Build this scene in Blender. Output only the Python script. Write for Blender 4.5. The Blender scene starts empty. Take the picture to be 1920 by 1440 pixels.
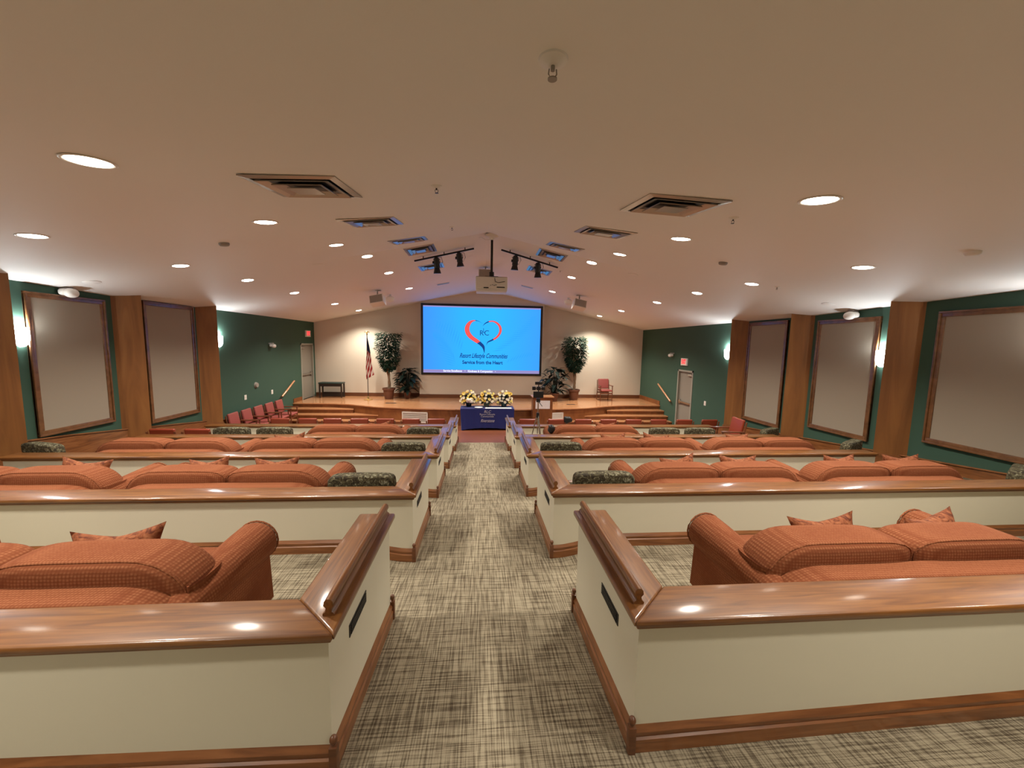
import bpy, bmesh, math, random
from mathutils import Vector, Matrix
random.seed(7)
PI = math.pi
S = bpy.context.scene
C = S.collection

# ---------------------------------------------------------------- camera
cam_data = bpy.data.cameras.new('camera')
cam_data.sensor_fit = 'HORIZONTAL'; cam_data.sensor_width = 36.0
cam_data.lens = 36.0 * 709.4 / 1920.0
cam_data.clip_start = 0.05; cam_data.clip_end = 200
cam = bpy.data.objects.new('camera', cam_data); C.objects.link(cam)
pitch, yaw, roll = -0.10445, 0.08285, 0.01964
f = Vector((math.sin(yaw)*math.cos(pitch), math.cos(yaw)*math.cos(pitch), math.sin(pitch)))
r = Vector((math.cos(yaw), -math.sin(yaw), 0)); u = r.cross(f)
r2 = r*math.cos(roll) + u*math.sin(roll); u2 = u*math.cos(roll) - r*math.sin(roll)
M = Matrix((r2, u2, -f)).transposed().to_4x4(); M.translation = Vector((0, 0, 1.8))
cam.matrix_world = M
S.camera = cam

# ---------------------------------------------------------------- world, exposure, lamp settings
w = bpy.data.worlds.new('world'); S.world = w; w.use_nodes = True
w.node_tree.nodes['Background'].inputs[0].default_value = (1, 0.85, 0.7, 1)
w.node_tree.nodes['Background'].inputs[1].default_value = 0.02
S.view_settings.view_transform = 'Standard'; S.view_settings.look = 'None'
S.view_settings.gamma = 1; S.view_settings.use_curve_mapping = False
S.view_settings.exposure = 0.66
S.cycles.max_bounces = 8; S.cycles.diffuse_bounces = 6; S.cycles.glossy_bounces = 3; S.cycles.caustics_reflective = False; S.cycles.caustics_refractive = False
SPOT_W = 150.0; SPOT_COL = (1.0, 0.925, 0.80); SPOT_ANGLE = 128; SPOT_BLEND = 0.75
LENS_E = 14.0; SCONCE_E = 16.0; SCREEN_E = 0.75

# ---------------------------------------------------------------- materials
def newmat(name):
    m = bpy.data.materials.new(name); m.use_nodes = True
    return m, m.node_tree, m.node_tree.nodes['Principled BSDF']
def mat(name, col, rough=0.6, metal=0.0, coat=0.0, spec=0.5, bump=None, sheen=0.0):
    m, t, b = newmat(name)
    b.inputs['Base Color'].default_value = (*col, 1); b.inputs['Roughness'].default_value = rough
    b.inputs['Metallic'].default_value = metal; b.inputs['Coat Weight'].default_value = coat
    b.inputs['Coat Roughness'].default_value = 0.12
    b.inputs['Specular IOR Level'].default_value = spec; b.inputs['Sheen Weight'].default_value = sheen
    if bump:
        n = t.nodes.new('ShaderNodeTexNoise'); n.inputs['Scale'].default_value = bump[0]; n.inputs['Detail'].default_value = 4
        tc = t.nodes.new('ShaderNodeTexCoord'); t.links.new(tc.outputs['Object'], n.inputs['Vector'])
        bp = t.nodes.new('ShaderNodeBump'); bp.inputs['Strength'].default_value = bump[1]; bp.inputs['Distance'].default_value = 0.005
        t.links.new(n.outputs['Fac'], bp.inputs['Height']); t.links.new(bp.outputs['Normal'], b.inputs['Normal'])
    return m
def ramp(t, stops):
    n = t.nodes.new('ShaderNodeValToRGB'); e = n.color_ramp.elements
    while len(e) < len(stops): e.new(0.5)
    for k, (p, c) in enumerate(stops): e[k].position = p; e[k].color = (*c, 1)
    return n
def mapped(t, scale, rot=(0, 0, 0), loc=(0, 0, 0)):
    tc = t.nodes.new('ShaderNodeTexCoord'); mp = t.nodes.new('ShaderNodeMapping')
    mp.inputs['Scale'].default_value = scale; mp.inputs['Rotation'].default_value = rot; mp.inputs['Location'].default_value = loc
    t.links.new(tc.outputs['Object'], mp.inputs['Vector']); return mp
def wood(name, c1, c2, c3, scale, rough=0.3, coat=0.5, bump=0.12, coat_rough=0.12):
    """grain; `scale` is small along the grain"""
    m, t, b = newmat(name)
    mp = mapped(t, scale)
    n = t.nodes.new('ShaderNodeTexNoise'); n.inputs['Scale'].default_value = 1; n.inputs['Detail'].default_value = 6
    n.inputs['Distortion'].default_value = 1.2
    t.links.new(mp.outputs[0], n.inputs['Vector'])
    rp = ramp(t, [(0.3, c1), (0.5, c2), (0.72, c3)]); t.links.new(n.outputs['Fac'], rp.inputs[0])
    t.links.new(rp.outputs[0], b.inputs['Base Color'])
    b.inputs['Roughness'].default_value = rough; b.inputs['Coat Weight'].default_value = coat; b.inputs['Coat Roughness'].default_value = coat_rough; b.inputs['Coat IOR'].default_value = 1.5
    bp = t.nodes.new('ShaderNodeBump'); bp.inputs['Strength'].default_value = bump; bp.inputs['Distance'].default_value = 0.004
    t.links.new(n.outputs['Fac'], bp.inputs['Height']); t.links.new(bp.outputs['Normal'], b.inputs['Normal'])
    return m
def emit(name, col, strength):
    m = bpy.data.materials.new(name); m.use_nodes = True; t = m.node_tree; t.nodes.clear()
    e = t.nodes.new('ShaderNodeEmission'); e.inputs[0].default_value = (*col, 1); e.inputs[1].default_value = strength
    o = t.nodes.new('ShaderNodeOutputMaterial'); t.links.new(e.outputs[0], o.inputs[0]); return m

oak1, oak2, oak3 = (0.105, 0.033, 0.006), (0.185, 0.066, 0.012), (0.26, 0.105, 0.022)
M_OAKX = wood('oak_x', oak1, oak2, oak3, (2.2, 34, 34), 0.42, 0.65, 0.07, 0.13)
M_OAKY = wood('oak_y', oak1, oak2, oak3, (34, 2.2, 34), 0.42, 0.65, 0.07, 0.13)
M_OAKZ = wood('oak_z', (0.17, 0.062, 0.014), (0.235, 0.09, 0.021), (0.3, 0.125, 0.031), (5, 5, 0.5), 0.55, 0.08, 0.02, 0.3)
M_BASE = wood('oak_base', (0.14, 0.048, 0.015), (0.22, 0.08, 0.025), (0.29, 0.115, 0.04), (2.5, 2.5, 30), 0.35, 0.4, 0.15)
M_BASED = wood('dark_base', (0.09, 0.032, 0.012), (0.13, 0.045, 0.016), (0.17, 0.06, 0.02), (2.5, 2.5, 30), 0.4, 0.3, 0.05)
M_FRAME = wood('frame_wood', (0.11, 0.045, 0.016), (0.16, 0.07, 0.026), (0.21, 0.09, 0.035), (6, 6, 6), 0.35, 0.4, 0.05)
M_STAGEF = wood('stage_fascia_wood', (0.15, 0.05, 0.014), (0.2, 0.07, 0.02), (0.26, 0.1, 0.03), (3, 3, 1.2), 0.4, 0.3, 0.03)
M_CHERRY = wood('cherry', (0.1, 0.025, 0.01), (0.14, 0.04, 0.014), (0.18, 0.055, 0.02), (4, 4, 4), 0.35, 0.4, 0.05)
M_DARKW = mat('dark_wood', (0.025, 0.016, 0.012), 0.4)

def plank_mat(name, c1, c2, c3, pw, pl, rough, rot=0.0):
    m, t, b = newmat(name)
    mp = mapped(t, (1, 1, 1), (0, 0, rot))
    br = t.nodes.new('ShaderNodeTexBrick'); br.inputs['Scale'].default_value = 1
    br.inputs['Brick Width'].default_value = pl; br.inputs['Row Height'].default_value = pw; br.inputs['Mortar Size'].default_value = 0.0015
    br.inputs['Color1'].default_value = (*c1, 1); br.inputs['Color2'].default_value = (*c2, 1); br.inputs['Mortar'].default_value = (*[v*0.35 for v in c1], 1)
    br.offset = 0.37; t.links.new(mp.outputs[0], br.inputs['Vector'])
    mp2 = mapped(t, (1.5, 40, 1), (0, 0, rot)); n = t.nodes.new('ShaderNodeTexNoise'); n.inputs['Scale'].default_value = 1; n.inputs['Detail'].default_value = 5
    t.links.new(mp2.outputs[0], n.inputs['Vector'])
    mx = t.nodes.new('ShaderNodeMix'); mx.data_type = 'RGBA'; mx.inputs[7].default_value = (*c3, 1)
    t.links.new(n.outputs['Fac'], mx.inputs[0]); t.links.new(br.outputs['Color'], mx.inputs[6]); t.links.new(mx.outputs[2], b.inputs['Base Color'])
    b.inputs['Roughness'].default_value = rough; b.inputs['Coat Weight'].default_value = 0.4; b.inputs['Coat Roughness'].default_value = 0.15
    return m
M_STAGE = plank_mat('stage_floor_wood', (0.46, 0.21, 0.09), (0.41, 0.18, 0.075), (0.5, 0.25, 0.12), 0.06, 1.2, 0.25)
M_RAMP = plank_mat('red_floor_wood', (0.24, 0.07, 0.035), (0.2, 0.06, 0.03), (0.27, 0.1, 0.05), 0.07, 1.0, 0.35)

def carpet():
    m, t, b = newmat('woven_carpet')
    def lines(scale, lo, hi):
        mp = mapped(t, scale); n = t.nodes.new('ShaderNodeTexNoise'); n.inputs['Scale'].default_value = 1
        n.inputs['Detail'].default_value = 2; n.inputs['Roughness'].default_value = 0.6
        t.links.new(mp.outputs[0], n.inputs['Vector'])
        mr = t.nodes.new('ShaderNodeMapRange'); mr.inputs[1].default_value = lo; mr.inputs[2].default_value = hi
        t.links.new(n.outputs['Fac'], mr.inputs[0]); return mr
    a = lines((110, 3.2, 1), 0.39, 0.56); c = lines((3.2, 110, 1), 0.37, 0.55); d = lines((1.1, 1.1, 1), 0.2, 0.8); g = lines((260, 260, 1), 0.2, 0.8)
    m1 = t.nodes.new('ShaderNodeMix'); m1.inputs[0].default_value = 0.5; t.links.new(a.outputs[0], m1.inputs[2]); t.links.new(c.outputs[0], m1.inputs[3])
    m2 = t.nodes.new('ShaderNodeMath'); m2.operation = 'MULTIPLY_ADD'; m2.inputs[1].default_value = 0.74
    t.links.new(m1.outputs[0], m2.inputs[0])
    m3 = t.nodes.new('ShaderNodeMath'); m3.operation = 'MULTIPLY'; m3.inputs[1].default_value = 0.16; t.links.new(d.outputs[0], m3.inputs[0])
    m4 = t.nodes.new('ShaderNodeMath'); m4.operation = 'MULTIPLY_ADD'; m4.inputs[1].default_value = 0.2; t.links.new(g.outputs[0], m4.inputs[0]); t.links.new(m3.outputs[0], m4.inputs[2])
    t.links.new(m4.outputs[0], m2.inputs[2])
    rp = ramp(t, [(0.16, (0.07, 0.052, 0.034)), (0.5, (0.165, 0.135, 0.093)), (0.8, (0.32, 0.275, 0.195)), (1.0, (0.40, 0.35, 0.25))])
    t.links.new(m2.outputs[0], rp.inputs[0]); t.links.new(rp.outputs[0], b.inputs['Base Color'])
    b.inputs['Roughness'].default_value = 0.95; b.inputs['Specular IOR Level'].default_value = 0.1
    bp = t.nodes.new('ShaderNodeBump'); bp.inputs['Strength'].default_value = 0.5; bp.inputs['Distance'].default_value = 0.004
    t.links.new(m2.outputs[0], bp.inputs['Height']); t.links.new(bp.outputs['Normal'], b.inputs['Normal'])
    return m
M_CARPET = carpet()

def dotted_fabric():
    m, t, b = newmat('orange_fabric')
    mp = mapped(t, (1, 1, 1))
    v = t.nodes.new('ShaderNodeTexVoronoi'); v.inputs['Scale'].default_value = 58; v.inputs['Randomness'].default_value = 0.15
    t.links.new(mp.outputs[0], v.inputs['Vector'])
    rp = ramp(t, [(0.1, (0.28, 0.108, 0.05)), (0.5, (0.185, 0.057, 0.024)), (0.9, (0.15, 0.041, 0.016))])
    t.links.new(v.outputs['Distance'], rp.inputs[0]); t.links.new(rp.outputs[0], b.inputs['Base Color'])
    b.inputs['Roughness'].default_value = 0.85; b.inputs['Specular IOR Level'].default_value = 0.1
    bp = t.nodes.new('ShaderNodeBump'); bp.inputs['Strength'].default_value = 0.5; bp.inputs['Distance'].default_value = 0.004; bp.invert = True
    t.links.new(v.outputs['Distance'], bp.inputs['Height']); t.links.new(bp.outputs['Normal'], b.inputs['Normal'])
    return m
M_ORANGE = dotted_fabric()
def blotch(name, stops, scale, rough=0.85, detail=3):
    m, t, b = newmat(name); mp = mapped(t, (1, 1, 1))
    n = t.nodes.new('ShaderNodeTexNoise'); n.inputs['Scale'].default_value = scale; n.inputs['Detail'].default_value = detail; n.inputs['Distortion'].default_value = 1.5
    t.links.new(mp.outputs[0], n.inputs['Vector']); rp = ramp(t, stops); t.links.new(n.outputs['Fac'], rp.inputs[0])
    t.links.new(rp.outputs[0], b.inputs['Base Color']); b.inputs['Roughness'].default_value = rough
    b.inputs['Specular IOR Level'].default_value = 0.3
    return m
M_PILLOW = blotch('rust_pillow', [(0.35, (0.08, 0.017, 0.006)), (0.5, (0.2, 0.058, 0.02)), (0.7, (0.3, 0.115, 0.05))], 22)
M_OLIVE = blotch('olive_damask', [(0.36, (0.022, 0.016, 0.009)), (0.5, (0.065, 0.052, 0.026)), (0.6, (0.12, 0.108, 0.06)), (0.72, (0.34, 0.33, 0.24))], 26)
M_CREAM = mat('cream_paint', (0.66, 0.62, 0.49), 0.55, bump=(300, 0.05))
M_BACKW = mat('back_wall_paint', (0.60, 0.53, 0.43), 0.6, bump=(200, 0.05))
M_CEIL = mat('ceiling_paint', (0.80, 0.775, 0.74), 0.7, bump=(150, 0.05))
M_GREEN = mat('green_paint', (0.047, 0.095, 0.068), 0.75, spec=0.2, bump=(200, 0.05))
M_PANEL = mat('panel_cloth', (0.31, 0.26, 0.2), 0.9, bump=(400, 0.1))
M_WHITE = mat('white_plastic', (0.75, 0.72, 0.66), 0.4)
M_GREYP = mat('grey_plastic', (0.3, 0.27, 0.23), 0.5)
M_BLACK = mat('black_plastic', (0.008, 0.008, 0.009), 0.4)
M_BLACKM = mat('black_metal', (0.015, 0.013, 0.012), 0.35, 0.5)
M_ALU = mat('vent_metal', (0.42, 0.38, 0.33), 0.28, 0.8)
M_STEEL = mat('steel', (0.55, 0.53, 0.5), 0.25, 1.0)
M_BRASS = mat('brass', (0.8, 0.6, 0.25), 0.2, 1.0)
M_DOOR = mat('door_grey', (0.25, 0.23, 0.19), 0.5)
M_DOORF = mat('door_frame_grey', (0.30, 0.30, 0.25), 0.45)
M_VINYL = mat('red_vinyl', (0.22, 0.032, 0.011), 0.4, coat=0.08)
M_ROSE = mat('rose_vinyl', (0.27, 0.06, 0.05), 0.5)
M_BLUE = mat('blue_cloth', (0.005, 0.014, 0.14), 0.8, sheen=0.15)
M_SILVERT = mat('silver_print', (0.5, 0.52, 0.6), 0.6)
M_PAPER = mat('white_paper', (0.85, 0.85, 0.85), 0.7)
M_TERRA = mat('terracotta_pot', (0.13, 0.05, 0.028), 0.5, bump=(40, 0.2))
M_LEAF = mat('leaf_green', (0.014, 0.042, 0.022), 0.5, spec=0.3)
M_LEAFD = mat('leaf_dark', (0.008, 0.018, 0.013), 0.5, spec=0.3)
M_TRUNK = mat('trunk', (0.2, 0.13, 0.075), 0.8, bump=(30, 0.5))
M_SOIL = mat('soil', (0.04, 0.025, 0.015), 0.95)
M_FYEL = mat('petal_yellow', (0.85, 0.56, 0.06), 0.6)
M_FPALE = mat('petal_pale', (0.85, 0.75, 0.25), 0.6)
M_FWHT = mat('petal_white', (0.85, 0.8, 0.68), 0.6)
M_FCEN = mat('flower_centre', (0.07, 0.03, 0.01), 0.8)
M_FRED = mat('flag_red', (0.35, 0.02, 0.02), 0.7)
M_FLW = mat('flag_white', (0.7, 0.62, 0.55), 0.7)
M_FLB = mat('flag_blue', (0.015, 0.02, 0.08), 0.7)
M_BENCHG = mat('bench_top', (0.02, 0.04, 0.035), 0.4)
M_LENS = emit('lamp_lens', (1.0, 0.93, 0.8), LENS_E)
M_SCONCE = emit('sconce_glass', (0.88, 0.97, 1.0), SCONCE_E)
M_RED_E = emit('exit_red', (1.0, 0.03, 0.04), 1.3)
M_SHEET = blotch('printed_sheet', [(0.4, (0.7, 0.7, 0.72)), (0.55, (0.85, 0.85, 0.87))], 60)

# ---------------------------------------------------------------- mesh helpers
class MB:
    def __init__(s): s.bm = bmesh.new()
    def _xf(s, vs, mtx):
        if mtx is not None: bmesh.ops.transform(s.bm, matrix=mtx, verts=vs)
    def box(s, x0, x1, y0, y1, z0, z1, bev=0.0, seg=2, mtx=None):
        r = bmesh.ops.create_cube(s.bm, size=1)
        vs = r['verts']
        for v in vs: v.co = Vector(((x0+x1)/2 + v.co.x*(x1-x0), (y0+y1)/2 + v.co.y*(y1-y0), (z0+z1)/2 + v.co.z*(z1-z0)))
        if bev > 0:
            es = list({e for v in vs for e in v.link_edges})
            rr = bmesh.ops.bevel(s.bm, geom=es, offset=bev, segments=seg, profile=0.6, affect='EDGES')
            vs = {v for v in rr['verts'] if v.is_valid} | {v for v in vs if v.is_valid}
        s._xf(list(vs), mtx); return s
    def cyl(s, p0, p1, r0, r1=None, n=16, caps=True):
        r1 = r0 if r1 is None else r1
        p0, p1 = Vector(p0), Vector(p1); d = p1-p0
        q = d.to_track_quat('Z', 'Y').to_matrix()
        rings = []
        for p, r in ((p0, r0), (p1, r1)):
            rings.append([s.bm.verts.new(p + q @ Vector((math.cos(2*PI*k/n)*r, math.sin(2*PI*k/n)*r, 0))) for k in range(n)])
        for k in range(n): s.bm.faces.new((rings[0][k], rings[0][(k+1) % n], rings[1][(k+1) % n], rings[1][k]))
        if caps:
            s.bm.faces.new(list(reversed(rings[0]))); s.bm.faces.new(rings[1])
        return s
    def tube(s, pts, rad, n=8):
        pts = [Vector(p) for p in pts]; rings = []
        for i, p in enumerate(pts):
            d = (pts[min(i+1, len(pts)-1)] - pts[max(i-1, 0)]).normalized()
            a = Vector((0, 0, 1)) if abs(d.z) < 0.9 else Vector((1, 0, 0))
            e1 = d.cross(a).normalized(); e2 = d.cross(e1)
            rr = rad[i] if isinstance(rad, (list, tuple)) else rad
            rings.append([s.bm.verts.new(p + (e1*math.cos(2*PI*k/n) + e2*math.sin(2*PI*k/n))*rr) for k in range(n)])
        for a, b in zip(rings, rings[1:]):
            for k in range(n): s.bm.faces.new((a[k], a[(k+1) % n], b[(k+1) % n], b[k]))
        s.bm.faces.new(list(reversed(rings[0]))); s.bm.faces.new(rings[-1]); return s
    def lathe(s, prof, c=(0, 0, 0), n=24, mtx=None):
        rings = []; allv = []
        for (r, z) in prof:
            ring = [s.bm.verts.new((c[0]+max(r, 1e-4)*math.cos(2*PI*k/n), c[1]+max(r, 1e-4)*math.sin(2*PI*k/n), c[2]+z)) for k in range(n)]
            rings.append(ring); allv += ring
        for a, b in zip(rings, rings[1:]):
            for k in range(n): s.bm.faces.new((a[k], a[(k+1) % n], b[(k+1) % n], b[k]))
        s.bm.faces.new(list(reversed(rings[0]))); s.bm.faces.new(rings[-1])
        s._xf(allv, mtx); return s
    def prism(s, poly, z0, z1, bev=0.0, seg=2, mtx=None):
        a = [s.bm.verts.new((x, y, z0)) for x, y in poly]; b = [s.bm.verts.new((x, y, z1)) for x, y in poly]
        n = len(poly); fs = [s.bm.faces.new(a[::-1]), s.bm.faces.new(b)]
        for k in range(n): fs.append(s.bm.faces.new((a[k], a[(k+1) % n], b[(k+1) % n], b[k])))
        vs = a+b
        bmesh.ops.recalc_face_normals(s.bm, faces=fs)
        if bev > 0:
            es = list({e for v in vs for e in v.link_edges})
            rr = bmesh.ops.bevel(s.bm, geom=es, offset=bev, segments=seg, profile=0.5, affect='EDGES', clamp_overlap=True)
            vs = [v for v in set(rr['verts']) | {q for q in vs if q.is_valid} if v.is_valid]
        s._xf([v for v in vs if v.is_valid], mtx); return s
    def puff(s, c, h, e=0.45, n=14, fn=None, mtx=None):
        """rounded cushion: superellipsoid block, half sizes h"""
        N = n+1; D = {}
        def V(i, j, k):
            if (i, j, k) not in D: D[(i, j, k)] = s.bm.verts.new((2*i/N-1, 2*j/N-1, 2*k/N-1))
            return D[(i, j, k)]
        for i in range(N):
            for j in range(N):
                for c0_ in (0, N):
                    s.bm.faces.new((V(c0_, i, j), V(c0_, i+1, j), V(c0_, i+1, j+1), V(c0_, i, j+1)))
                    s.bm.faces.new((V(i, c0_, j), V(i+1, c0_, j), V(i+1, c0_, j+1), V(i, c0_, j+1)))
                    s.bm.faces.new((V(i, j, c0_), V(i+1, j, c0_), V(i+1, j+1, c0_), V(i, j+1, c0_)))
        vs = list(D.values())
        p = 2.0/e
        for v in vs:
            q = v.co.copy(); L = (abs(q.x)**p + abs(q.y)**p + abs(q.z)**p)**(1/p)
            q = q/L
            if fn: q = fn(q)
            v.co = Vector((c[0]+q.x*h[0], c[1]+q.y*h[1], c[2]+q.z*h[2]))
        s._xf(vs, mtx); return s
    def grid(s, fn, nu, nv, close=False):
        g = [[s.bm.verts.new(fn(i/nu, j/nv)) for j in range(nv+1)] for i in range(nu+1)]
        for i in range(nu):
            for j in range(nv): s.bm.faces.new((g[i][j], g[i+1][j], g[i+1][j+1], g[i][j+1]))
        return g
    def face(s, pts): s.bm.faces.new([s.bm.verts.new(p) for p in pts]); return s
    def build(s, name, material, parent=None, smooth=None, loc=None):
        me = bpy.data.meshes.new(name); bmesh.ops.recalc_face_normals(s.bm, faces=s.bm.faces); s.bm.to_mesh(me); s.bm.free()
        for m in (material if isinstance(material, (list, tuple)) else [material]): me.materials.append(m)
        if smooth is not None:
            me.shade_smooth(); 
            if smooth < 180:
                bm2 = bmesh.new(); bm2.from_mesh(me); ang = math.radians(smooth)
                for e in bm2.edges:
                    e.smooth = not (len(e.link_faces) == 2 and e.calc_face_angle(0) > ang)
                bm2.to_mesh(me); bm2.free()
        o = bpy.data.objects.new(name, me); C.objects.link(o)
        if parent is not None: o.parent = parent
        if loc: o.location = loc
        return o
def thing(name, label, cat, loc=(0, 0, 0), rz=0.0, group=None):
    o = bpy.data.objects.new(name, None); C.objects.link(o); o.empty_display_size = 0.1
    o.location = loc; o.rotation_euler = (0, 0, rz); o['label'] = label; o['category'] = cat
    if group: o['group'] = group
    return o
def tag(o, label, cat, group=None):
    o['label'] = label; o['category'] = cat
    if group: o['group'] = group
    return o
def struct(o): o['kind'] = 'structure'; return o
def dup(root, loc, rz, label, group=None, scale=None):
    q = root.copy(); C.objects.link(q); q.location = loc; q.rotation_euler = (0, 0, rz); q['label'] = label
    if group: q['group'] = group
    if scale: q.scale = scale
    def rec(a, b):
        for ch in list(a.children):
            if ch.type == 'LIGHT': continue
            c = ch.copy(); C.objects.link(c); c.parent = b; rec(ch, c)
    rec(root, q); return q
def text(body, size, loc, rot, material, parent, name='lettering', shear=0.0, ext=0.002, width=None, bold=0.0):
    cu = bpy.data.curves.new(name, 'FONT'); cu.body = body; cu.size = size; cu.align_x = 'CENTER'; cu.align_y = 'CENTER'
    cu.extrude = ext; cu.shear = shear; cu.offset = bold; cu.resolution_u = 3
    o = bpy.data.objects.new(name, cu); C.objects.link(o)
    dg = bpy.context.evaluated_depsgraph_get(); me = bpy.data.meshes.new_from_object(o.evaluated_get(dg))
    bpy.data.objects.remove(o); bpy.data.curves.remove(cu)
    if width:
        xs = [v.co.x for v in me.vertices]; k = width/(max(xs)-min(xs))
        for v in me.vertices: v.co.x *= k
    me.materials.clear(); me.materials.append(material)
    q = bpy.data.objects.new(name, me); C.objects.link(q); q.location = loc; q.rotation_euler = rot
    if parent is not None: q.parent = parent
    return q

# ---------------------------------------------------------------- room geometry functions
XL, XR, YB, YF = -6.8, 7.05, 16.17, -3.0        # side walls, stage wall, wall behind the camera
AX = 0.046                                      # middle of the aisle
AW = 0.65                                       # half the aisle width
ROW = [1.47 + 1.89*k for k in range(5)]         # front faces of the five half walls
CAP = [0.646 - 0.205*k for k in range(5)]       # tops of their caps
TIER = [0.06, -0.10, -0.27, -0.455, -0.65, -1.07]
RP = [(-4, .06), (.9, .06), (1.47, .0), (2.52, -.11), (3.36, -.205), (4.41, -.25), (5.25, -.39), (6.30, -.435),
      (7.14, -.60), (8.19, -.645), (9.03, -.80), (10.05, -.86), (12.0, -1.07), (20, -1.07)]
def lerp_tab(tab, v):
    for (a, za), (b, zb) in zip(tab, tab[1:]):
        if v <= b: return za + (zb-za)*max(0, (v-a)/(b-a))
    return tab[-1][1]
def sm(a, b, v):
    t = min(1, max(0, (v-a)/(b-a))); return t*t*(3-2*t)
def tier(y):
    z = TIER[0]
    for k, yn in enumerate(ROW): z += (TIER[k+1]-TIER[k])*sm(yn+.06, yn+.12, y)
    return z
def zfloor(x, y):
    ax = abs(x-AX); R = lerp_tab(RP, y); T = tier(y)
    side = max(-1.07, .06-.115*(y-1.0)) if y > 1 else .06
    T = T + (side-T)*sm(6.05, 6.35, ax)
    wz = max([sm(yn+.05, yn+.1, y)*(1-sm(yn+.95, yn+1.2, y)) for yn in ROW])
    if y < 1.5: return R + (T-R)*min(1, max(0, (ax-.67)/2.2))
    hi = 1.25*(1-wz) + 0.80*wz
    return R + (T-R)*sm(.67, hi, ax)
YC, Y0, Z0 = 7.8, 2.0, 2.72
def zceil(x, y):
    g = 4.0 - .2123*abs(x-.1)
    if y >= YC: return g
    t = .55*math.log(1+math.exp((y-Y0)/.55))/(YC-Y0); t = min(1.0, t); return Z0*(1-t) + g*t
def ceil_matrix(x, y, dz=0.0):
    e = 0.05; gx = (zceil(x+e, y)-zceil(x-e, y))/(2*e); gy = (zceil(x, y+e)-zceil(x, y-e))/(2*e)
    n = Vector((gx, gy, -1)).normalized()               # points down into the room
    xa = Vector((1, 0, gx)).normalized(); ya = n.cross(xa)
    m = Matrix((xa, ya, n)).transposed().to_4x4(); m.translation = Vector((x, y, zceil(x, y))) + n*dz
    return m

# ---------------------------------------------------------------- floor
def frange(a, b, st):
    n = max(1, round((b-a)/st)); return [a+(b-a)*k/n for k in range(n+1)]
xs = set()
for k in (0.0, .3, .6, .66, .67, .70, .74, .78, .82, .88, .95, 1.02, 1.1, 1.18, 1.26, 1.5, 2, 3, 4, 5, 6.04, 6.12, 6.2, 6.28, 6.36):
    xs |= {round(AX+k, 4), round(AX-k, 4)}
xs = sorted({x for x in xs if XL < x < XR} | {XL-.1, XR+.1})
ys = {round(v, 4) for v in frange(YF, 13.0, .15)} | {10.05, 12.0, 13.6, 14.2, 16.2}
for yn in ROW:
    for d in (-.05, .0, .05, .06, .075, .09, .105, .12, .14, .95, 1.0, 1.05, 1.1, 1.15, 1.2): ys.add(round(yn+d, 4))
ys = sorted(ys)
b = MB()
g = [[b.bm.verts.new((x, y, zfloor(x, y))) for y in ys] for x in xs]
for i in range(len(xs)-1):
    for j in range(len(ys)-1):
        fc = b.bm.faces.new((g[i][j], g[i+1][j], g[i+1][j+1], g[i][j+1]))
        fc.material_index = 1 if ys[j] >= 10.05-1e-4 else 0
fl = struct(b.build('floor', [M_CARPET, M_RAMP], smooth=40))

# ---------------------------------------------------------------- ceiling
b = MB()
cx = sorted(set(frange(XL-.15, .1, .46) + frange(.1, XR+.15, .47))); cy = sorted(set(frange(YF-.1, 0, .5) + frange(0, YC, .26) + frange(YC, YB+.15, 1.0)))
g = [[b.bm.verts.new((x, y, zceil(x, y))) for y in cy] for x in cx]
for i in range(len(cx)-1):
    for j in range(len(cy)-1): b.bm.faces.new((g[i][j], g[i+1][j], g[i+1][j+1], g[i][j+1]))
struct(b.build('ceiling', M_CEIL, smooth=6))

# ---------------------------------------------------------------- walls
def side_wall(name, x, th, y0, y1, material):
    b = MB(); yy = sorted({y0, y1} | {v for v in (2.0, 4.0, 6.0, 7.8) if y0 < v < y1})
    for a, c in zip(yy, yy[1:]):
        za, zc_ = zceil(x, a)+.03, zceil(x, c)+.03
        for xx in (x, x+th): b.face([(xx, a, -1.2), (xx, c, -1.2), (xx, c, zc_), (xx, a, za)])
        b.face([(x, a, za), (x, c, zc_), (x+th, c, zc_), (x+th, a, za)])
    return struct(b.build(name, material))
# door openings are left in the side walls by building them from pieces
def wall_with_door(name, x, th, d0, d1, dz0, dz1):
    o1 = side_wall(name, x, th, YF, d0, M_GREEN); b = MB()
    zt = lambda y: zceil(x, y)+.03
    for xx in (x, x+th):
        b.face([(xx, d0, dz1), (xx, d1, dz1), (xx, d1, zt(d1)), (xx, d0, zt(d0))])
        b.face([(xx, d0, -1.2), (xx, d1, -1.2), (xx, d1, dz0), (xx, d0, dz0)])
        b.face([(xx, d1, -1.2), (xx, YB, -1.2), (xx, YB, zt(YB)), (xx, d1, zt(d1))])
    b.face([(x, d0, dz1), (x, d1, dz1), (x+th, d1, dz1), (x+th, d0, dz1)])
    b.face([(x, d0, dz0), (x, d0, dz1), (x+th, d0, dz1), (x+th, d0, dz0)]); b.face([(x, d1, dz0), (x, d1, dz1), (x+th, d1, dz1), (x+th, d1, dz0)])
    o2 = b.build(name+'_section', M_GREEN); o2.parent = o1
    return o1
wall_with_door('wall_left', XL, -.12, 14.93, 16.0, -.48, 1.68)
wall_with_door('wall_right', XR, .12, 12.02, 13.0, -1.07, 1.03)
b = MB(); b.prism([(XL-.12, -1.2), (XR+.12, -1.2), (XR+.12, zceil(XR, YB)+.03), (.1, 4.03), (XL-.12, zceil(XL, YB)+.03)], 0, .12, mtx=Matrix(((1, 0, 0, 0), (0, 0, 1, YB), (0, 1, 0, 0), (0, 0, 0, 1))))
struct(b.build('wall_back', M_BACKW))
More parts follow.
